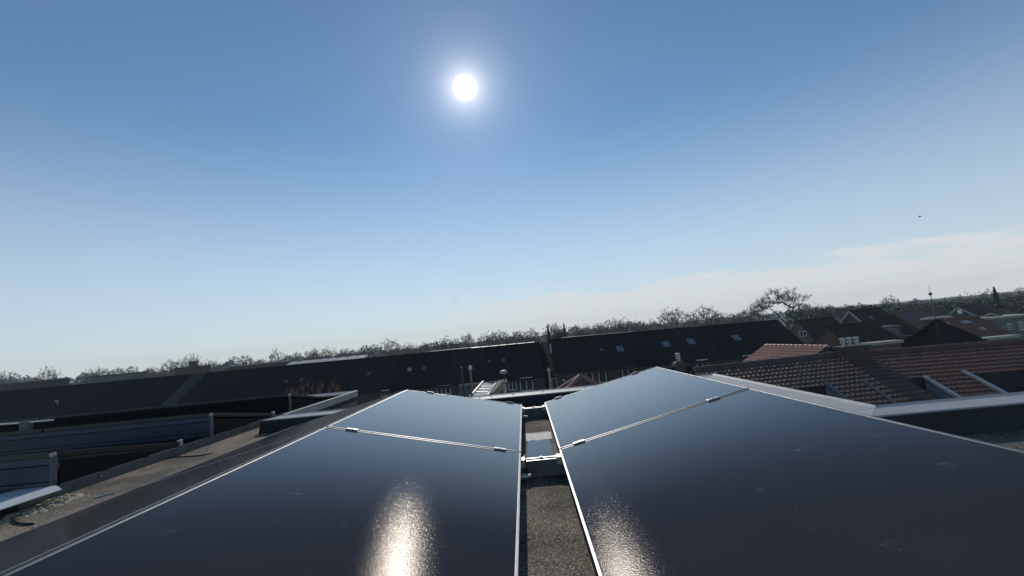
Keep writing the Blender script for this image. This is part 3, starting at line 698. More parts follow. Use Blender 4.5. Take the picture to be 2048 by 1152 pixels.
# panels on the far slope whose tops show above the ridge
def ridge_glints(px0, px1, a, b, label, rise=.08, mt='frame'):
    A = ridge_at(px0, a, b); B = ridge_at(px1, a, b); d = (B-A).normalized()
    t = thing('rear_solar_array', label, 'solar panels', (A+B)/2, 'solar panels on the sunny slopes of the terraces')
    L_ = (B-A).length; n_ = max(1, round(L_/1.1)); up = Vector((0, 0, 1)); bk = Vector((0, 1, 0))
    for k in range(n_):
        p0 = A + d*(L_*k/n_+.06) + up*.10 + bk*.05; p1 = A + d*(L_*(k+1)/n_-.06) + up*.10 + bk*.05
        q = MB(); s_ = bk*1.5 + up*rise
        q.hexa([p0-up*.04, p1-up*.04, p1+s_-up*.04, p0+s_-up*.04], [p0, p1, p1+s_, p0+s_]); q.build('module', K[mt], t)
ridge_glints(569, 728, a1, b1, 'row of panel tops glinting along the ridge in the left half', .34, 'offwhite')  # sky glint on these panel tops put into a pale colour
ridge_glints(940, 1071, a1, b1, 'row of panel tops along the ridge near the right end of the long terrace', .05, 'dull_galv')
ridge_glints(1125, 1272, a2, b2, 'dark row of panel tops along the ridge of the right terrace', .04, 'flue')
# slit window and vent on the gable, pale vent pipe on the left roof
rt = house2[0]
p = on_plane(1103, 702, ridge_at(1103, a2, b2), Vector((0, -HALF*0+1, 0)))
s = MB(); c = at(1102, 702, 47.9); s.box(c.x-.09, c.x+.09, c.y-.05, c.y+.05, c.z-.9, c.z+.8); s.build('vent_duct', K['offwhite'], rt)
c = at(1109, 768, 44.70); win(rt, (c.x, YT-HALF-.003, c.z), (1, 0, 0), (0, 0, 1), (0, -1, 0), .55, 1.15, (), 'offwhite')
rt0 = [o for o in bpy.data.objects if o.name == 'terraced_house'][0]
A_, B_ = at(115, 802, 47.0), at(115, 823, 47.0)
s = MB(); s.tube([B_ - Vector((.3, 0, .02)), B_, A_, A_ - Vector((.25, 0, 0))], .09, 8); s.build('vent_pipe', K['offwhite'], rt0)

# --- tiled roofs close on the right
def pantile_roof(name, label, A, B, half, pitch, matn, wallm='brick', group=None, cat='house', tw=.215, tl=.30, tilt=R(7), base=0.0, holes=()):
    A = Vector(A); B = Vector(B); d = Vector((B.x-A.x, B.y-A.y, 0)).normalized(); n = Vector((d.y, -d.x, 0))
    if n.y > 0: n = -n
    up = Vector((0, 0, 1)); mid = (A+B)/2
    root = thing(name, label, cat, (mid.x, mid.y, base), group)
    for side in (n, -n):
        sl = side*math.cos(pitch) - up*math.sin(pitch); nr = up*math.cos(pitch) + side*math.sin(pitch)
        Ls = half/math.cos(pitch); nc = int(Ls/tl) + 1; L_ = (B-A).length; nx = max(2, int(L_/tw)); sub = 5 if side is n else 2
        mb = MB(); bm = mb.bm; rg = random.Random(11)
        for r in range(nc):
            s0 = r*tl; top = []; bot = []; nose = []
            for i in range(nx*sub+1):
                x = L_*i/(nx*sub); ph = (i/sub) % 1.0
                wv = .019*math.sin(2*math.pi*ph) + (.006 if ph < .15 else 0)
                jit = rg.uniform(-.004, .004)
                lift = math.tan(tilt)*tl
                base_ = A + (B-A).normalized()*x
                top.append(bm.verts.new(base_ + sl*s0 + nr*(wv + .004)))
                bot.append(bm.verts.new(base_ + sl*(s0+tl+.015) + nr*(wv + lift + jit)))
                nose.append(bm.verts.new(base_ + sl*(s0+tl+.01) + nr*(wv + lift - .03)))
            for i in range(nx*sub):
                if side is n and any(h[0] < L_*(i+.5)/(nx*sub) < h[1] and h[2] < s0+tl*.6 < h[3] for h in holes): continue
                bm.faces.new((top[i], top[i+1], bot[i+1], bot[i])); bm.faces.new((bot[i], bot[i+1], nose[i+1], nose[i]))
        mb.build('roof_slope', K[matn], root, normals=True)
        # boarding under the tiles
        ub = MB(); e = (B-A).normalized(); cuts = sorted(holes) if side is n else []
        spans = []; u_ = 0.0
        for h in cuts: spans.append((u_, h[0], 0, Ls+.05)); spans.append((h[0], h[1], 0, h[2])); u_ = h[1]
        spans.append((u_, L_, 0, Ls+.05))
        for ua, ub_, sa, sb in spans:
            q = [A + e*ua + sl*sa - nr*.03, A + e*ub_ + sl*sa - nr*.03, A + e*ub_ + sl*sb - nr*.03, A + e*ua + sl*sb - nr*.03]
            ub.hexa([p - nr*.05 for p in q], q)
        bmesh.ops.remove_doubles(ub.bm, verts=ub.bm.verts, dist=.0005)
        ub.build('roof_boarding', K['flue'], root)
    rc = MB(); L_ = (B-A).length; k = int(L_/.36)
    for i in range(k):
        p0 = A + (B-A)*(i/k) - up*.03; p1 = A + (B-A)*((i+1.06)/k) - up*.02
        rc.tube([p0, p1], [.09, .12], 10)
    rc.build('ridge_tile', K[matn], root)
    w = MB(); nh = n*(half-.35); ez = half*math.tan(pitch)
    pr = lambda P: [Vector((P.x+nh.x, P.y+nh.y, base)), Vector((P.x-nh.x, P.y-nh.y, base)), Vector((P.x-nh.x, P.y-nh.y, P.z-ez+.1)), P-up*.2, Vector((P.x+nh.x, P.y+nh.y, P.z-ez+.1))]
    if holes:
        lo = lambda P: [v_ for v_ in pr(P)[:2]] + [pr(P)[2] - up*.6, pr(P)[4] - up*.6]
        w.hexa(lo(A + d*.05), lo(B - d*.05))
        for P, q_ in ((A, .05), (B, -.2)): w.hexa([v_ for v_ in pr(P + d*q_)], [v_ for v_ in pr(P + d*(q_+.149))])
    else: w.hexa(pr(A + d*.05), pr(B - d*.05))
    w.build('wall', K[wallm], root)
    sl = n*math.cos(pitch) - up*math.sin(pitch); nr = up*math.cos(pitch) + n*math.sin(pitch); e = (B-A).normalized(); Ls = half/math.cos(pitch)
    for h in holes:
        u0_, u1_, s0_, s1_, lb, rb_ = h; s1c = min(s1_, Ls)
        P = lambda u, v: A + e*u + sl*v
        zf = P(u0_, s1c).z - .9
        dn = lambda p: Vector((p.x, p.y, zf))
        q = MB(); a0, a1, c0, c1 = P(u0_, s0_), P(u1_, s0_), P(u0_, s1c), P(u1_, s1c)
        for pts in ([a0, a1, dn(a1), dn(a0)],):
            q.hexa([p + n*-.06 for p in pts], pts)
        q.build('recess_wall', K['upstand'], root)
        q = MB(); pts = [dn(a0), dn(a1), dn(c1), dn(c0)]; q.hexa([p - up*.05 for p in pts], pts); q.build('recess_floor', K['flatroof'], root)
        for side_, (p, r) in ((-1, (a0, c0)), (1, (a1, c1))):
            pts = [p, r, dn(r), dn(p)]; q = MB(); q.hexa([v_ + e*.05*side_ for v_ in pts], pts); q.build('cheek', K['offwhite'], root)
            q = MB(); q.bar(p + e*.07*side_ + nr*.06 - sl*.1, r + e*.07*side_ + nr*.06 + sl*.05, .15, .09, nr); q.build('edge_board', K[rb_ if side_ > 0 else lb], root)
    return root, nr, sl, n, d
TP = R(27)
rA, rB = at(1385, 737.5, 22.0), at(1722, 701.5, 22.0)
rC, rD = at(1727, 704.5, 22.0), at(2130, 673.5, 22.0)
def hole(A, B, tl_, tr_, bottom, lb, rb_):
    A = Vector(A); e = (Vector(B)-A).normalized(); n = Vector((e.y, -e.x, 0)).normalized()
    if n.y > 0: n = -n
    up = Vector((0, 0, 1)); sl = n*math.cos(TP) - up*math.sin(TP); nr = e.cross(sl)
    a, b, c = [on_plane(*q, A, nr) - A for q in (tl_, tr_, bottom)]
    s0 = (a.dot(sl) + b.dot(sl))/2
    return (a.dot(e), b.dot(e), s0, 99, lb, rb_)
roof1, nr1, sl1, n1, d1 = pantile_roof('tiled_house', 'house with the brown pantiled roof directly behind the white roof trim', rA, rB, 5.2, TP, 'pantile', holes=[hole(rA, rB, (1575, 776), (1653, 772), (1690, 800), 'flue', 'dull_galv')])
roof2, nr2, sl2, n2, d2 = pantile_roof('tiled_house', 'house with the reddish pantiled roof and white edged roof recesses at the right edge', rC, rD, 5.2, TP, 'pantile_red', holes=[hole(rC, rD, (1734, 768), (1846, 757), (1910, 790), 'dull_galv', 'offwhite'), hole(rC, rD, (1932, 746), (2070, 733), (2000, 780), 'offwhite', 'flue')])
# chimney with three silver pots where the two roofs meet
c = at(1706, 712, 21.6)
t = thing('chimney_stack', 'broad dark brick chimney with three silver pots between the tiled roofs', 'chimney', (c.x, c.y, c.z-1.2))
tp = at(1706, 692, 21.6).z
m_ = MB(); m_.box(c.x-.55, c.x+.55, c.y-.35, c.y+.35, c.z-1.2, tp-.06); m_.build('stack', K['brick'], t)
m_ = MB(); m_.box(c.x-.62, c.x+.62, c.y-.42, c.y+.42, tp-.06, tp+.03); m_.build('cap_slab', K['flatroof'], t, bevel=.01)
for dx in (-.36, -.05, .28):
    m_ = MB(); m_.lathe((c.x+dx, c.y, tp+.03), [(.08, 0), (.08, .15), (.125, .16), (.125, .19), (.09, .20), (.09, .30), (.13, .31), (.13, .38), (.03, .41)], 14); m_.build('flue_pot', K['galv'], t, smooth=False)
# small bright ridge end piece
# sunlit orange roof behind
oA, oB = at(1530, 690, 31.0), at(1656, 692, 26.0); oB.z = oA.z - .05
orange, *_ = pantile_roof('tiled_house', 'small house with sunlit orange roof behind the brown pantiles', oA, oB, 2.9, R(27), 'pantile_orange', 'brick2', tl=.33)
# brick chimney with metal cowl at the peak of the right panel
c = at(1360, 745, 26); t = thing('chimney_stack', 'slim brick chimney with a metal cowl behind the peak of the right panel', 'chimney', (c.x, c.y, 0))
tp = at(1360, 727, 26).z
m_ = MB(); m_.box(c.x-.3, c.x+.3, c.y-.3, c.y+.3, 3.0, tp); m_.build('stack', K['brick2'], t)
m_ = MB(); m_.hexa([(c.x-.3, c.y-.3, tp+.001), (c.x+.3, c.y-.3, tp+.001), (c.x+.3, c.y+.3, tp+.001), (c.x-.3, c.y+.3, tp+.001)], [(c.x-.2, c.y-.17, tp+.14), (c.x+.2, c.y-.17, tp+.14), (c.x+.2, c.y+.17, tp+.14), (c.x-.2, c.y+.17, tp+.14)]); m_.build('shoulder', K['flatroof'], t)
m_ = MB(); m_.lathe((c.x, c.y, tp+.14), [(.08, 0), (.08, .12), (.14, .13), (.14, .34), (.09, .35), (.09, .40), (.15, .41), (.15, .45), (.04, .48)], 14); m_.build('cowl', K['galv'], t)
# house that carries this chimney, under the panel's edge
cA, cB = at(1290, 790, 26), at(1395, 760, 26)
gable_house('tiled_house', 'low brown roof under the slim brick chimney', Vector((cA.x, 26, EYE-2.75)), Vector((cB.x, 26, EYE-2.75)), 3.2, 2.0, 'slate2', 'brick', 'low houses behind our roof')

# --- low roofs, flues and vents just behind our roof
cA, cB = at(919, 776, 15.6), at(1001, 767.5, 15.6); cB.z = cA.z
low, rn, n_, d_ = gable_house('garden_house', 'low grey roofed house right behind the back roof trim', cA, cB, 2.4, 1.35, 'felt_light', 'brick2', 'low houses behind our roof')
P4 = [at(966, 764.5, 15.6), at(991, 768.5, 15.4), at(975, 793, 12.6), at(940, 795, 12.6)]
P4 = [Vector(p_) for p_ in P4]
nn = (P4[1]-P4[0]).cross(P4[3]-P4[0]).normalized(); nn = nn if nn.z > 0 else -nn
t = thing('solar_collector', 'tilted blue-grey ribbed panel leaning up behind the back roof trim', 'solar panel', P4[3])
s = MB(); s.hexa([p_ - nn*.07 for p_ in P4], P4); s.build('glass', K['collector'], t)
for f_ in (.3, .5, .7):
    s = MB(); s.bar(P4[0].lerp(P4[3], f_) + nn*.012, P4[1].lerp(P4[2], f_) + nn*.012, .03, .02, nn); s.build('rib', K['galv'], t)
s = MB(); s.bar(P4[1] + nn*.01, P4[2] + nn*.01, .06, .09, nn); s.bar(P4[0] + nn*.01, P4[3] + nn*.01, .05, .09, nn); s.build('edge_frame', K['dark_alu'], t)
s = MB()
for k in range(9):
    f_ = k/8; q = at(1004-f_*18, 768+f_*22, 15.4-f_*2.2); s.tube([q + Vector((-.1, .16, .05)), q + Vector((.06, -.14, .01))], [.085, .11], 8)
tag(s.build('tile_edge', K['moss'], None, origin=at(995, 775, 15)), 'row of mossy verge tiles along the blue-grey ribbed panel', 'roof edge')
def flue(px, ytop, ybot, Y, r, matn, cap, label, name='flue_pipe'):
    a = at(px, ytop, Y); b = at(px + (ybot-ytop)*.095, ybot, Y); zb = b.z - 1.4
    t = thing(name, label, 'flue', (a.x, a.y, zb), 'flues behind our roof')
    s = MB(); s.tube([(a.x, a.y, zb), (a.x, a.y, a.z)], r, 10); s.build('pipe', K[matn], t, smooth=False)
    if cap == 'ball':
        s = MB(); s.lathe((a.x, a.y, a.z+.001), [(r*.9, 0), (r*1.7, .03), (r*1.9, .08), (r*1.7, .14), (r*.9, .18)], 12); s.build('cap', K['alu'], t, smooth=True)
    if cap == 'cowl':
        s = MB(); s.lathe((a.x, a.y, a.z+.001), [(r, 0), (r*1.8, .03), (r*1.8, .1), (r*.6, .15)], 12); s.build('cap', K['galv'], t)
    if cap == 'mushroom':
        s = MB(); s.lathe((a.x, a.y, a.z-.02), [(r*1.1, 0), (r*1.9, .03), (r*1.9, .09), (r*1.1, .12)], 14); s.build('collar', K['galv'], t)
        s = MB(); s.lathe((a.x, a.y, a.z+.101), [(r*.8, 0), (r*.8, .16)], 12); s.build('neck', K['rubber'], t)
        s = MB(); s.lathe((a.x, a.y, a.z+.262), [(r*2.3, 0), (r*2.3, .035), (r*1.9, .07), (r*.6, .09)], 16); s.build('cap', K['offwhite'], t, smooth=False)
    return t
flue(923, 734, 795, 13.5, .03, 'flue', None, 'tall thin dark flue pole left of the bright capped pipe')
flue(941, 743, 775, 13.5, .032, 'brown_pipe', 'ball', 'short brown flue pipe with a shiny round cap')
flue(1009, 766, 800, 12.0, .045, 'galv', 'mushroom', 'roof vent with a pale mushroom cap above the back trim')
flue(1098, 744, 790, 17.0, .04, 'galv', 'cowl', 'thin grey flue with a small cap against the brown gable')
# orange hip roof peeping over the trim
ap = at(1161, 753, 20)
t = thing('garden_house', 'small building with pointed orange tile roof peeping over the back trim', 'house', (ap.x, ap.y+.0, 0), 'low houses behind our roof')
hw = 2.1; bz = ap.z - 1.35
s = MB()
cs = [Vector((ap.x-hw, ap.y-hw, bz)), Vector((ap.x+hw, ap.y-hw, bz)), Vector((ap.x+hw, ap.y+hw, bz)), Vector((ap.x-hw, ap.y+hw, bz))]
s.hexa([c_ - Vector((0, 0, .1)) for c_ in cs], cs)
for i in range(4): s.poly([cs[i], cs[(i+1) % 4], ap])
s.build('roof', K['brown_tile'], t)
s = MB()
for c_ in cs: s.tube([ap + Vector((0, 0, .02)), c_ + Vector((0, 0, .04))], .1, 8)
s.build('hip_tile', K['pantile_orange'], t)
s = MB(); s.box(ap.x-hw+.3, ap.x+hw-.3, ap.y-hw+.3, ap.y+hw-.3, 0, bz-.1); s.build('wall', K['brick2'], t)
A_, B_ = at(1126, 760, 19), at(1137, 767, 19)
s = MB(); s.bar(A_, B_, .1, .06); tag(s.build('roof_batten', K['offwhite'], None, origin=A_), 'short pale slanting bar left of the pointed orange roof', 'bar')
bq = MB(); bq.box(-2.5, 4.2, 18.3, 21.5, 0, at(1131, 800, 19.5).z); tag(bq.build('flat_extension', K['flatroof'], None, origin=(1, 20, 0)), 'flat dark extension between the back trim and the long terrace', 'building')

# --- flat halls and a chimney beyond the terrace on the left
def hall(px0, py0, px1, py1, Y, matn, label, depth=2.5, zb=0, trim=None):
    a = at(px0, py0, Y); b = at(px1, py1, Y); z = (a.z+b.z)/2
    t = thing('flat_hall', label, 'building', ((a.x+b.x)/2, Y, 0), 'flat halls beyond the long terrace')
    s = MB(); s.box(a.x, b.x, Y, Y+depth, 0, z); s.build('wall', K[matn], t)
    s = MB(); s.box(a.x-.15, b.x+.15, Y-.15, Y+depth+.15, z+.003, z+.22); s.build('roof_edge', K[trim or 'flue'], t)
    return t
hall(180, 756, 268, 747, 75, 'green_render', 'pale grey-green flat hall left of the chimney, beyond the terrace')
hall(350, 738, 402, 734, 80, 'brick2', 'low brown block with a stub chimney on top, beyond the terrace')
c = at(382, 724, 82); d0 = at(382, 740, 82)
s = MB(); s.box(c.x-.45, c.x+.45, 82, 83.2, d0.z-1, c.z); s.box(c.x-.52, c.x+.52, 81.93, 83.27, c.z-.02, c.z+.12); tag(s.build('chimney_stack', K['brick2'], None, origin=(c.x, 82.7, d0.z-1)), 'square brown chimney block standing before the left trees', 'chimney')
hall(455, 733, 560, 726, 80, 'brick2', 'long low brown hall with a pale window band', trim='offwhite')
hall(0, 768, 115, 762, 90, 'slate3', 'long grey hall at the left frame edge, below the trees', trim='flue')
hall(860, 703, 958, 698, 85, 'brick', 'dark flat roof edge showing above the ridge in the middle')

# --- village on the right
def vill(*a, **k): return gable_house(*a, group='village houses on the right', **k)
def rl(p0, p1, Y0, Y1=None):
    a = at(*p0, Y0); b = at(*p1, Y1 or Y0); z = (a.z+b.z)/2
    return Vector((a.x, a.y, z)), Vector((b.x, b.y, z))
A, B = rl((1592, 641), (1664, 635), 62); vill('village_house', 'brown house with a small white double window beside the right terrace', A, B, 4.5, 3.6, 'village_tile', 'brick', windows=[(1598, 663, 1614, 672)])
A, B = rl((1660, 626), (1701, 622), 66); vill('village_house', 'house with a faded brown roof bearing one white dot', A, B, 5, 3.8, 'brown_tile', 'village_tile', lights=[(1674, 637, 1681, 643, .8, 'white')])
A, B = rl((1697, 621), (1762, 617), 60); vill('village_house', 'house with near black roof and white verge, in the middle of the village', A, B, 4.2, 3.3, 'village_tile', 'brick', verge='offwhite', lights=[(1738, 633, 1746, 638, .8)], windows=[(1781, 659, 1798, 675, (), 'offwhite')])
A, B = rl((1650, 652), (1752, 645), 48); vill('village_house', 'grey shed roof in front of the faded brown roof', A, B, 3.6, 2.4, 'village_tile', 'brick')
A, B = rl((1788, 623), (1887, 615), 58); vill('village_house', 'broad house with dark brown roof left of the mast', A, B, 5, 3.6, 'brown_tile', 'brick', lights=[(1814, 632, 1822, 638, .8)])
t = hall(1768, 657, 1800, 655, 47, 'clad', 'small grey extension with a pale blue window', 4)
c = at(1789, 667, 46.8); win(t, (c.x, 46.99, c.z), (1, 0, 0), (0, 0, 1), (0, -1, 0), .9, 1.0, (), 'cream', 'skylight')
A = at(1915, 614, 56); B = at(1960, 608, 64); B.z = A.z; vill('village_house', 'gable house with a round white attic window', A, B, 2.6, 2.2, 'village_tile', 'brick2', verge='cream')
c = at(1915, 624, 55.8); s = MB(); s.lathe((0, 0, 0), [(.2, 0), (.27, .0), (.27, .08), (.2, .08)], 16); 
bmesh.ops.rotate(s.bm, verts=s.bm.verts, cent=(0, 0, 0), matrix=Matrix.Rotation(R(90), 3, 'X')); bmesh.ops.translate(s.bm, verts=s.bm.verts, vec=c - Vector((0, .25, 0)))
s.build('attic_window', K['white'], [o for o in bpy.data.objects if o.get('label') == 'gable house with a round white attic window'][0])
A, B = rl((1868, 642), (1880, 641), 40); vill('village_house', 'slate blue gable roof before the red roofs', A, B, 3.6, 3.0, 'slate', 'village_tile', hip=0.0, off=2.6)
A, B = rl((1890, 640), (1957, 633), 46); vill('village_house', 'house with deep red roof and four slim white roof lights', A, B, 4.4, 3.3, 'red_tile', 'brick2', off=.8, lights=[(1888, 645, 1899, 651, .35, 'white'), (1924, 641, 1933, 648, .35, 'white'), (1933, 640, 1941, 647, .35, 'white'), (1960, 653, 1970, 662, .35, 'white')])
A = at(1980, 626, 52); B = at(2000, 622, 60); B.z = A.z; vill('village_house', 'gable with pale verge boards beside the right hall', A, B, 2.8, 1.5, 'village_tile', 'brick2', verge='cream')
t = hall(1988, 638, 2075, 631, 50, 'green_render', 'pale green-grey flat house with white windows at the right edge', 9, trim='cream')
for (x0, y0, x1, y1) in ((2014, 647, 2026, 662), (2036, 643, 2048, 660)):
    a = at(x0, y0, 50); b = at(x1, y1, 50); win(t, ((a.x+b.x)/2, 49.997, (a.z+b.z)/2), (1, 0, 0), (0, 0, 1), (0, -1, 0), b.x-a.x, a.z-b.z, (.5,), 'white')
t = hall(1998, 667, 2020, 664, 44, 'offwhite', 'pale garden shed before the green-grey flat house', 3)
t = hall(1738, 690, 1802, 687, 36, 'brick2', 'low shed with a cream roof edge behind the reddish tiles', .7, trim='cream')
t = hall(1966, 682, 2036, 674, 38, 'brick2', 'low outbuilding with a cream edge below the red roof', .7, trim='cream')
t = hall(1858, 638.5, 1902, 636, 50, 'brick', 'dormer block with a white flat roof edge beside the mast', .8, trim='offwhite')
# mast with a ball near its top
a = at(1858, 575, 44); b = at(1881, 692, 44)
t = thing('mast', 'tall thin mast with a dark ball, leaning over the village roofs', 'mast', (a.x, 44, 0))
q = at(1858, 588, 44)
s = MB(); s.tube([(a.x, 44, 0), (a.x, 44, q.z-.14)], [.055, .035], 8); s.build('pole', K['dull_galv'], t)
s = MB(); s.lathe((a.x, 44, q.z-.139), [(.05, 0), (.13, .05), (.16, .14), (.13, .23), (.05, .28)], 14); s.build('ball', K['flue'], t, smooth=True)
s = MB(); s.tube([(a.x, 44, q.z+.142), (a.x, 44, a.z+.2)], [.02, .012], 6); s.build('spike', K['flue'], t)

# ------------------------------------------------------------------ trees
import numpy as np
def branch_tree(seed, h, ratio=.9, kind='round', n=430, tw=5):
    """bare tree: limbs reach for points spread through the crown's volume; radii follow the number of twigs carried"""
    rg = random.Random(seed); T = []
    z0 = h*.30; rx = h*.5*ratio; rz = (h - z0)/2; cz = z0 + rz
    if kind == 'spread':
        pads = [(rg.uniform(0, 6.28), q_, .985 - .24*q_*q_ - rg.random()**1.6*.20) for q_ in [math.sqrt(rg.uniform(.0, 1)) for _ in range(30)]]
        for _ in range(n):
            a, q, z_ = rg.choice(pads); c = Vector((rx*q*math.cos(a), rx*q*math.sin(a), h*z_))
            T.append(c + Vector((rg.gauss(0, h*.055), rg.gauss(0, h*.055), rg.gauss(0, h*.016))))
        z0 = h*.46
    else:
        lob = [(rg.uniform(0, 6.28), rg.uniform(.5, 1.5), rg.uniform(0, 6.28)) for _ in range(4)]
        for _ in range(n):
            u = Vector((rg.gauss(0, 1), rg.gauss(0, 1), rg.gauss(0, 1))).normalized(); q = rg.random()**.36
            k = 1 + sum(.09*math.sin(3*math.atan2(u.y, u.x)*f + p + 2.5*u.z) for p, f, _ in lob)
            k *= .93 if rg.random() < .9 else rg.uniform(.95, 1.1)
            T.append(Vector((u.x*rx*q*k, u.y*rx*q*k, cz + u.z*rz*q*min(1.06, k))))
    root = Vector((0, 0, 0)); top = Vector((rg.uniform(-.2, .2), rg.uniform(-.2, .2), z0))
    P = [root, Vector((0, 0, z0*.5)), top]; par = [-1, 0, 1]; cnt = [0, 0, 0]
    T.sort(key=lambda p: (p-top).length + rg.gauss(0, .5))
    arr = np.zeros((n*4+10, 3)); L = np.zeros(n*4+10); m = 3
    arr[:3] = [tuple(p) for p in P]; L[:3] = [0, z0*.5, z0]
    tips = []
    for t in T:
        dv = np.linalg.norm(arr[2:m] - np.array(t), axis=1); cost = dv + .30*L[2:m] + np.where(arr[2:m, 2] > t.z + .3, .8, 0)
        k = int(np.argmin(cost)) + 2; a = P[k]; d = t - a; ln = d.length
        if ln < .08: continue
        ns = 3 if ln > 1.2 else 2; prev = k
        sag = Vector((rg.gauss(0, .10), rg.gauss(0, .10), rg.uniform(.02, .16)))*ln*(-1 if kind == 'spread' and rg.random() < .3 else 1)
        for i in range(1, ns+1):
            f = i/ns; q = a + d*f + sag*math.sin(math.pi*f); P.append(q); par.append(prev); cnt.append(0)
            arr[m] = tuple(q); L[m] = L[prev] + (q - P[prev]).length; prev = m; m += 1
        tips.append(prev)
    for t in tips:
        k = t
        while k != -1: cnt[k] += 1; k = par[k]
    rad = [(.016 if kind == 'spread' else .011)*math.sqrt(c)*h/12 + .006 for c in cnt]; rad[0] *= 1.25
    limbs = []; twigs = []
    for i in range(1, m):
        j = par[i]; (limbs if cnt[i] >= 12 else twigs).append(([P[j], P[i]], [min(rad[j], rad[i]*1.5), rad[i]]))
    c0 = Vector((0, 0, z0*1.1))
    for t in tips:
        p = P[t]; out = (p - c0).normalized()
        for _ in range(tw):
            d = (out + Vector((rg.gauss(0, .75), rg.gauss(0, .75), rg.gauss(.25 if kind != 'spread' else 0, .6 if kind != 'spread' else .22)))).normalized()
            l = rg.uniform(.35, .85)*h/12; b = p + d*l*.55; e = b + (d + Vector((rg.gauss(0, .3), rg.gauss(0, .3), .25 if kind != 'spread' else .05))).normalized()*l*.5
            twigs.append(([p, b, e], [.012, .009, .006]))
    return limbs, twigs
def segs_mesh(name, S, material, sides, rmin, parent):
    v = []; f = []
    for pts, rad in S:
        b = len(v); n = len(pts)
        for i, p in enumerate(pts):
            d = (pts[min(i+1, n-1)] - pts[max(i-1, 0)]).normalized()
            x = d.orthogonal().normalized(); y = d.cross(x); r = max(rad[i], rmin)
            if i == n-1: r *= .6
            for k in range(sides):
                a = 6.28318*k/sides; v.append(p + (x*math.cos(a) + y*math.sin(a))*r)
        for i in range(n-1):
            for k in range(sides):
                f.append((b+i*sides+k, b+i*sides+(k+1) % sides, b+(i+1)*sides+(k+1) % sides, b+(i+1)*sides+k))
    me = bpy.data.meshes.new(name); me.from_pydata([tuple(p) for p in v], [], f); me.update(); me.materials.append(material)
    o = bpy.data.objects.new(name, me); COL.objects.link(o); o.parent = parent
    return o
def leaf_mesh(name, seed, pts_fn, count, size, material, parent):
    rg = random.Random(seed); v = []; f = []
    for i in range(count):
        c = pts_fn(rg); s_ = size*rg.uniform(.5, 1.4); b = len(v)
        x = Vector((rg.gauss(0, 1), rg.gauss(0, 1), rg.gauss(0, 1))).normalized(); y = x.orthogonal().normalized()
        v += [c + x*s_, c + y*s_*.5, c - x*s_, c - y*s_*.5]; f.append((b, b+1, b+2, b+3))
    me = bpy.data.meshes.new(name); me.from_pydata([tuple(p) for p in v], [], f); me.update(); me.materials.append(material)
    o = bpy.data.objects.new(name, me); COL.objects.link(o); o.parent = parent
    return o
H0 = 12.0
PROTO = []
def proto(kind, seed, ratio=.85, n=430, twigm='twig', tw=14, rmin=.0145):
    t = bpy.data.objects.new('bare_tree', None); COL.objects.link(t)
    lim, twg = branch_tree(seed, H0, ratio, kind, n, tw)
    segs_mesh('trunk', lim, K['bark'], 5, .03, t); segs_mesh('crown', twg, K[twigm], 3, rmin, t)
    return [t, False, H0*.5*ratio]
def G(rg, s_): return max(-1.6*s_, min(1.6*s_, rg.gauss(0, s_)))
def proto_ivy(seed):
    P = proto('round', seed, .9, 300); rg0 = random.Random(seed)
    cl = [Vector((rg0.gauss(0, 1.8), rg0.gauss(0, 1.8), rg0.uniform(4, 9.8))) for _ in range(16)]
    def fn(rg): c = rg.choice(cl); return c + Vector((G(rg, .8), G(rg, .8), G(rg, .8)))
    leaf_mesh('foliage', seed, fn, 5000, .13, K['ivy'], P[0]); return P
def proto_conifer(seed):
    t = bpy.data.objects.new('conifer', None); COL.objects.link(t)
    segs_mesh('trunk', [([Vector((0, 0, 0)), Vector((0, 0, H0*.6)), Vector((0, 0, H0))], [.25, .14, .03])], K['bark'], 6, .02, t)
    def fn(rg):
        z = H0*(1-rg.random()**.62*.85); r = (H0-z)*.24*(.55+.45*math.sin(z*5.2)**2) + .05
        a = rg.uniform(0, 6.28); q = r*rg.uniform(.35, 1.0); return Vector((q*math.cos(a), q*math.sin(a), z - q*.35))
    leaf_mesh('foliage', seed, fn, 7000, .16, K['needle'], t); return [t, False, 2.4]
def proto_bush(seed):
    t = bpy.data.objects.new('evergreen_tree', None); COL.objects.link(t)
    rg0 = random.Random(seed)
    segs_mesh('trunk', [([Vector((0, 0, 0)), Vector((0, 0, H0*.7))], [.25, .1])], K['bark'], 6, .02, t)
    cl = []
    for _ in range(30):
        z = rg0.uniform(2, 10.3); r = 3.4*math.sqrt(max(.05, 1-((z-5.2)/5.8)**2)); a = rg0.uniform(0, 6.28); q = r*math.sqrt(rg0.random()); cl.append(Vector((q*math.cos(a), q*math.sin(a), z)))
    def fn(rg): c = rg.choice(cl); return c + Vector((G(rg, .75), G(rg, .75), G(rg, .7)))
    leaf_mesh('foliage', seed, fn, 9000, .15, K['evergreen'], t); return [t, False, 3.9]
PR = {'a': proto('round', 1), 'b': proto('round', 5, .6, 300), 'c': proto('round', 9, .95), 'd': proto('round', 14, .7, 380), 'e': proto('round', 21, 1.0, 520), 'f': proto('round', 33, .85),
      's': proto('spread', 12, .95, 380, tw=5, rmin=.02), 'i': proto_ivy(4), 'j': proto_ivy(8), 'k': proto_conifer(3), 'm': proto_bush(6), 'r': proto('round', 41, .95, 420, 'twig_red')}
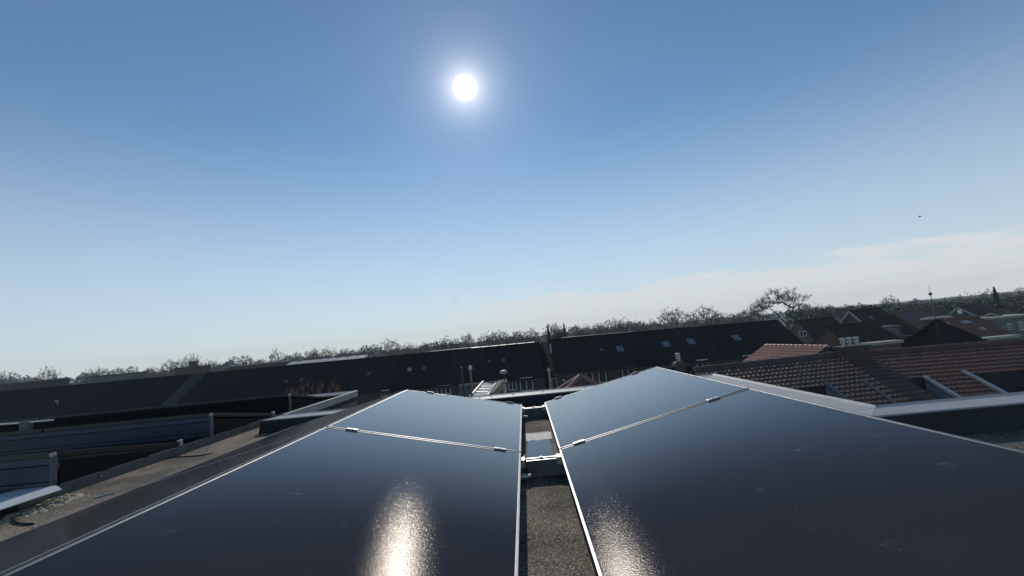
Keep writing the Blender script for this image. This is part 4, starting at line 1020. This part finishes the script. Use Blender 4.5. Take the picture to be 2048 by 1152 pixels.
def tree(px, ptop, Y, wpx, pk, label, rot=None, base=0.0):
    P = PR[pk]; top = at(px, ptop, Y)
    if not P[1]: o = P[0]; P[1] = True
    else: o = copy_tree(P[0])
    h = top.z - base; k = h/H0; wx = (wpx/F*Y/2)/P[2] if wpx else k
    wx = max(k*.5, min(k*1.9, wx))
    o.location = (top.x, Y, base); o.scale = (wx, wx, k); o.rotation_euler = (0, 0, rnd.uniform(0, 6.28) if rot is None else rot)
    tag(o, label, 'tree', 'conifers on the skyline' if pk == 'k' else 'trees along the skyline')
    return o
T = tree
T(14, 745, 150, 55, 'a', 'bare tree at the very left of the skyline')
T(60, 751, 160, 40, 'b', 'low bare tree between the two leftmost crowns')
T(97, 736, 140, 42, 'c', 'round bare tree standing alone near the left edge')
T(190, 735, 140, 62, 'e', 'wide reddish bare tree left above the grey-green hall')
T(228, 736, 150, 50, 'd', 'bare tree right behind the grey-green hall')
T(264, 732, 135, 32, 'f', 'small bare tree at the right end of the grey-green hall')
T(305, 733, 150, 36, 'b', 'short bare tree left of the square chimney block')
T(345, 722, 150, 55, 'a', 'bare tree just left of the square chimney block')
T(380, 711, 150, 46, 'c', 'bare tree rising behind the square chimney block')
T(420, 719, 145, 48, 'e', 'dense bare tree just right of the square chimney block')
T(455, 724, 160, 40, 'd', 'low bare tree left of the brown hall')
T(483, 711, 140, 56, 'f', 'bare tree above the left end of the long brown hall')
T(520, 716, 150, 36, 'b', 'small bare tree over the middle of the brown hall')
T(549, 701, 140, 34, 'c', 'narrow bare tree over the right end of the brown hall')
T(592, 706, 160, 44, 'a', 'bare tree left of the glinting ridge panels')
T(625, 698, 150, 40, 'd', 'bare tree over the left end of the glinting ridge panels')
T(655, 694, 150, 40, 'e', 'bare tree over the middle of the glinting ridge panels')
T(690, 695, 150, 44, 'b', 'bare tree over the right half of the glinting ridge panels')
T(735, 689, 150, 50, 'f', 'bare tree just right of the glinting ridge panels')
T(780, 680, 140, 52, 'a', 'rounded bare tree left of the ivy clad tree')
T(815, 687, 155, 40, 'c', 'low bare tree beside the rounded crown left of the ivy')
T(846, 684, 150, 44, 'e', 'bare tree touching the left of the ivy clad tree')
T(887, 674, 140, 56, 'i', 'ivy clad rounded tree in the middle of the skyline')
T(910, 676, 150, 40, 'j', 'smaller ivy clad tree leaning on the rounded one')
T(934, 667, 140, 34, 'd', 'narrow bare tree just right of the ivy clad pair')
T(978, 663, 140, 56, 'e', 'broad bare crown right of the narrow bare tree')
T(1003, 663, 150, 44, 'a', 'bare tree merging with the broad crown')
T(1035, 662, 150, 46, 'f', 'bare tree a little left of the conifers')
T(1064, 658, 145, 50, 'c', 'bare tree directly left of the conifers')
T(1095, 648, 125, 30, 'k', 'slim dark conifer left of its wider neighbour')
T(1106, 645, 150, 50, 'b', 'pale bare tree standing behind the conifers')
T(1118, 650, 125, 44, 'm', 'rounded dark evergreen between the conifers')
T(1127, 646, 124, 34, 'k', 'wider dark conifer right of the slim one')
T(1150, 650, 150, 36, 'd', 'bare tree directly right of the conifers')
T(1170, 649, 150, 34, 'e', 'bare tree between the conifers and the wooded hump')
T(1195, 645, 160, 44, 'j', 'ivy clad tree at the left foot of the wooded hump')
T(1222, 639, 160, 50, 'a', 'tree on the left part of the wooded hump')
T(1250, 636, 160, 54, 'i', 'ivy clad tree crowning the wooded hump')
T(1278, 640, 160, 46, 'e', 'tree on the right part of the wooded hump')
T(1303, 640, 150, 36, 'c', 'low bare tree right of the wooded hump')
T(1341, 615, 130, 62, 'e', 'large round bare tree above the right terrace ridge', 1.0)
T(1381, 622, 140, 30, 'b', 'slim bare tree between two large round crowns')
T(1410, 614, 130, 60, 'a', 'second large round bare tree above the right terrace ridge')
T(1440, 626, 145, 44, 'f', 'bare tree trailing off right of the second large crown')
T(1470, 626, 150, 44, 'd', 'bare tree left of the big spreading tree')
T(1500, 620, 150, 40, 'c', 'small bare tree under the left arm of the spreading tree')
T(1512, 606, 98, 70, 's', 'low spreading tree with flat layered branches, left of the biggest', 0.4)
T(1561, 576, 92, 98, 's', 'biggest spreading bare tree, towering over the end of the terrace', 2.2)
T(1606, 608, 120, 50, 'b', 'bare tree right under the biggest spreading crown')
T(1625, 606, 130, 44, 'e', 'bare tree between the biggest crown and the village')
T(1655, 611, 150, 50, 'a', 'bare tree above the faded brown village roof')
T(1692, 607, 150, 44, 'j', 'ivy clad tree above the near black village roof')
T(1735, 605, 150, 50, 'm', 'rounded evergreen behind the near black village roof')
T(1778, 593, 150, 44, 'c', 'reddish bare crown between two village roofs')
T(1806, 602, 110, 50, 'm', 'green shrubby tree left of the mast')
T(1838, 596, 120, 50, 'm', 'darker green tree just left of the mast ball')
T(1868, 598, 110, 50, 'j', 'ivy clad tree just right of the mast ball')
T(1893, 589, 90, 60, 'm', 'broad evergreen above the gable with the attic window')
T(1928, 586, 90, 46, 'e', 'bare tree behind the gable with the attic window')
T(1950, 590, 80, 50, 'm', 'evergreen left of the pointed dark conifer')
T(1987, 573, 75, 40, 'k', 'pointed dark conifer above the right hall')
T(1970, 582, 90, 40, 'a', 'bare tree behind the pointed dark conifer')
T(2022, 577, 85, 60, 'm', 'tall evergreen at the right end of the skyline')
T(2046, 572, 95, 60, 'r', 'reddish bare tree in the right corner of the skyline')
T(624, 762, 22, 72, 'r', 'reddish bare shrub before the long terrace, above the left panels', base=1.0)
for k_, P in PR.items():
    if not P[1]:
        for ch in list(P[0].children): bpy.data.objects.remove(ch)
        bpy.data.objects.remove(P[0])
# far wood behind everything: nobody could count its trees
def far_wood():
    rg = random.Random(5); v = []; f = []
    line = [(-160, 772), (0, 757), (150, 752), (300, 742), (450, 727), (600, 712), (750, 697), (850, 690), (1000, 675), (1150, 658), (1240, 644), (1320, 648), (1450, 636), (1600, 620), (1700, 612), (1800, 602), (1900, 598), (2000, 588), (2048, 582), (2200, 570)]
    for i in range(46000):
        px = rg.uniform(-160, 2200)
        for (x0, y0), (x1, y1) in zip(line, line[1:]):
            if x0 <= px <= x1: py = y0 + (y1-y0)*(px-x0)/(x1-x0); break
        bump_ = 5*math.sin(px*.045) + 4*math.sin(px*.11+1) + 3*math.sin(px*.23+2)
        Y = rg.uniform(205, 270); top = at(px, py - bump_*.7 + 2, Y)
        z = top.z*(rg.random()**.55)*rg.uniform(.9, 1.03)
        c = Vector((top.x, Y, z)); s_ = rg.uniform(.3, .85); b = len(v)
        x = Vector((rg.gauss(0, 1), rg.gauss(0, 1), rg.gauss(0, 1.2))).normalized(); y = x.orthogonal().normalized()
        v += [c + x*s_, c + y*s_*.35, c - x*s_, c - y*s_*.35]; f.append((b, b+1, b+2, b+3))
    me = bpy.data.meshes.new('far_wood'); me.from_pydata([tuple(p) for p in v], [], f); me.update(); me.materials.append(K['wood'])
    o = bpy.data.objects.new('far_wood', me); COL.objects.link(o)
    tag(o, 'hazy grey leafless wood closing the horizon', 'wood', kind='stuff')
far_wood()
def hedges():
    rg = random.Random(9); v = []; f = []
    for i in range(24000):
        px = rg.uniform(1570, 2150); Y = rg.uniform(66, 100); top = at(px, 622 - (px-1570)*.05 + rg.uniform(-4, 4), Y)
        c = Vector((top.x, Y, max(.2, top.z)*rg.random()**.5)); s_ = rg.uniform(.12, .34); b = len(v)
        x = Vector((rg.gauss(0, 1), rg.gauss(0, 1), rg.gauss(0, 1))).normalized(); y = x.orthogonal().normalized()
        v += [c + x*s_, c + y*s_*.6, c - x*s_, c - y*s_*.6]; f.append((b, b+1, b+2, b+3))
    me = bpy.data.meshes.new('shrubbery'); me.from_pydata([tuple(p) for p in v], [], f); me.update(); me.materials.append(K['evergreen'])
    o = bpy.data.objects.new('shrubbery', me); COL.objects.link(o)
    tag(o, 'dark green garden shrubbery behind the village roofs', 'shrubs', kind='stuff')
hedges()

# ------------------------------------------------------------------ birds
def bird(px, py, Y, span, label, bank=0.0, group=None):
    c = at(px, py, Y); t = thing('bird', label, 'bird', c, group)
    b = MB(); b.lathe((0, 0, -.5), [(.02, 0), (.10, .2), (.13, .5), (.08, .8), (.02, 1.0)], 8)
    bmesh.ops.rotate(b.bm, verts=b.bm.verts, cent=(0, 0, 0), matrix=Matrix.Rotation(R(80), 3, 'Y')); bmesh.ops.scale(b.bm, vec=(span*.5,)*3, verts=b.bm.verts); bmesh.ops.translate(b.bm, vec=c, verts=b.bm.verts)
    b.build('body', K['bird'], t)
    for sg in (-1, 1):
        w = MB(); pr = [(.0, .14, 0), (.0, -.16, 0), (.28*sg, -.12, .10), (.5*sg, .0, .06), (.26*sg, .16, .12)]
        pts = [c + Vector((x_*math.cos(.6) , x_*math.sin(.6)*1 + y_*.8, z_ + bank*x_))*span for x_, y_, z_ in pr]
        w.hexa([p_ - Vector((0, 0, .008*span)) for p_ in pts], pts); w.build('wing', K['bird'], t)
bird(1840, 433, 70, 1.15, 'dark bird gliding in the right half of the sky', .1)
for px, py, lab in ((909, 599, 'leftmost of three tiny birds over the middle skyline'), (912, 602, 'lowest of three tiny birds over the middle skyline'), (913, 597, 'uppermost of three tiny birds over the middle skyline')):
    bird(px, py, 160, .8, lab, 0, 'three tiny birds in the middle of the sky')

# ------------------------------------------------------------------ haze
def haze():
    b = MB(); b.box(-420, 420, -40, 520, -2.6, 24); m = bpy.data.materials.new('haze_air'); m.use_nodes = True
    nt = m.node_tree; nt.nodes.clear(); o = nt.nodes.new('ShaderNodeOutputMaterial'); v = nt.nodes.new('ShaderNodeVolumePrincipled')
    v.inputs['Density'].default_value = HAZE; v.inputs['Color'].default_value = (.86, .92, 1, 1); v.inputs['Anisotropy'].default_value = 0.0
    nt.links.new(v.outputs[0], o.inputs['Volume'])
    tag(b.build('haze', m), 'thin bluish winter haze over gardens and roofs', kind='stuff')
HAZE = .0005
haze()
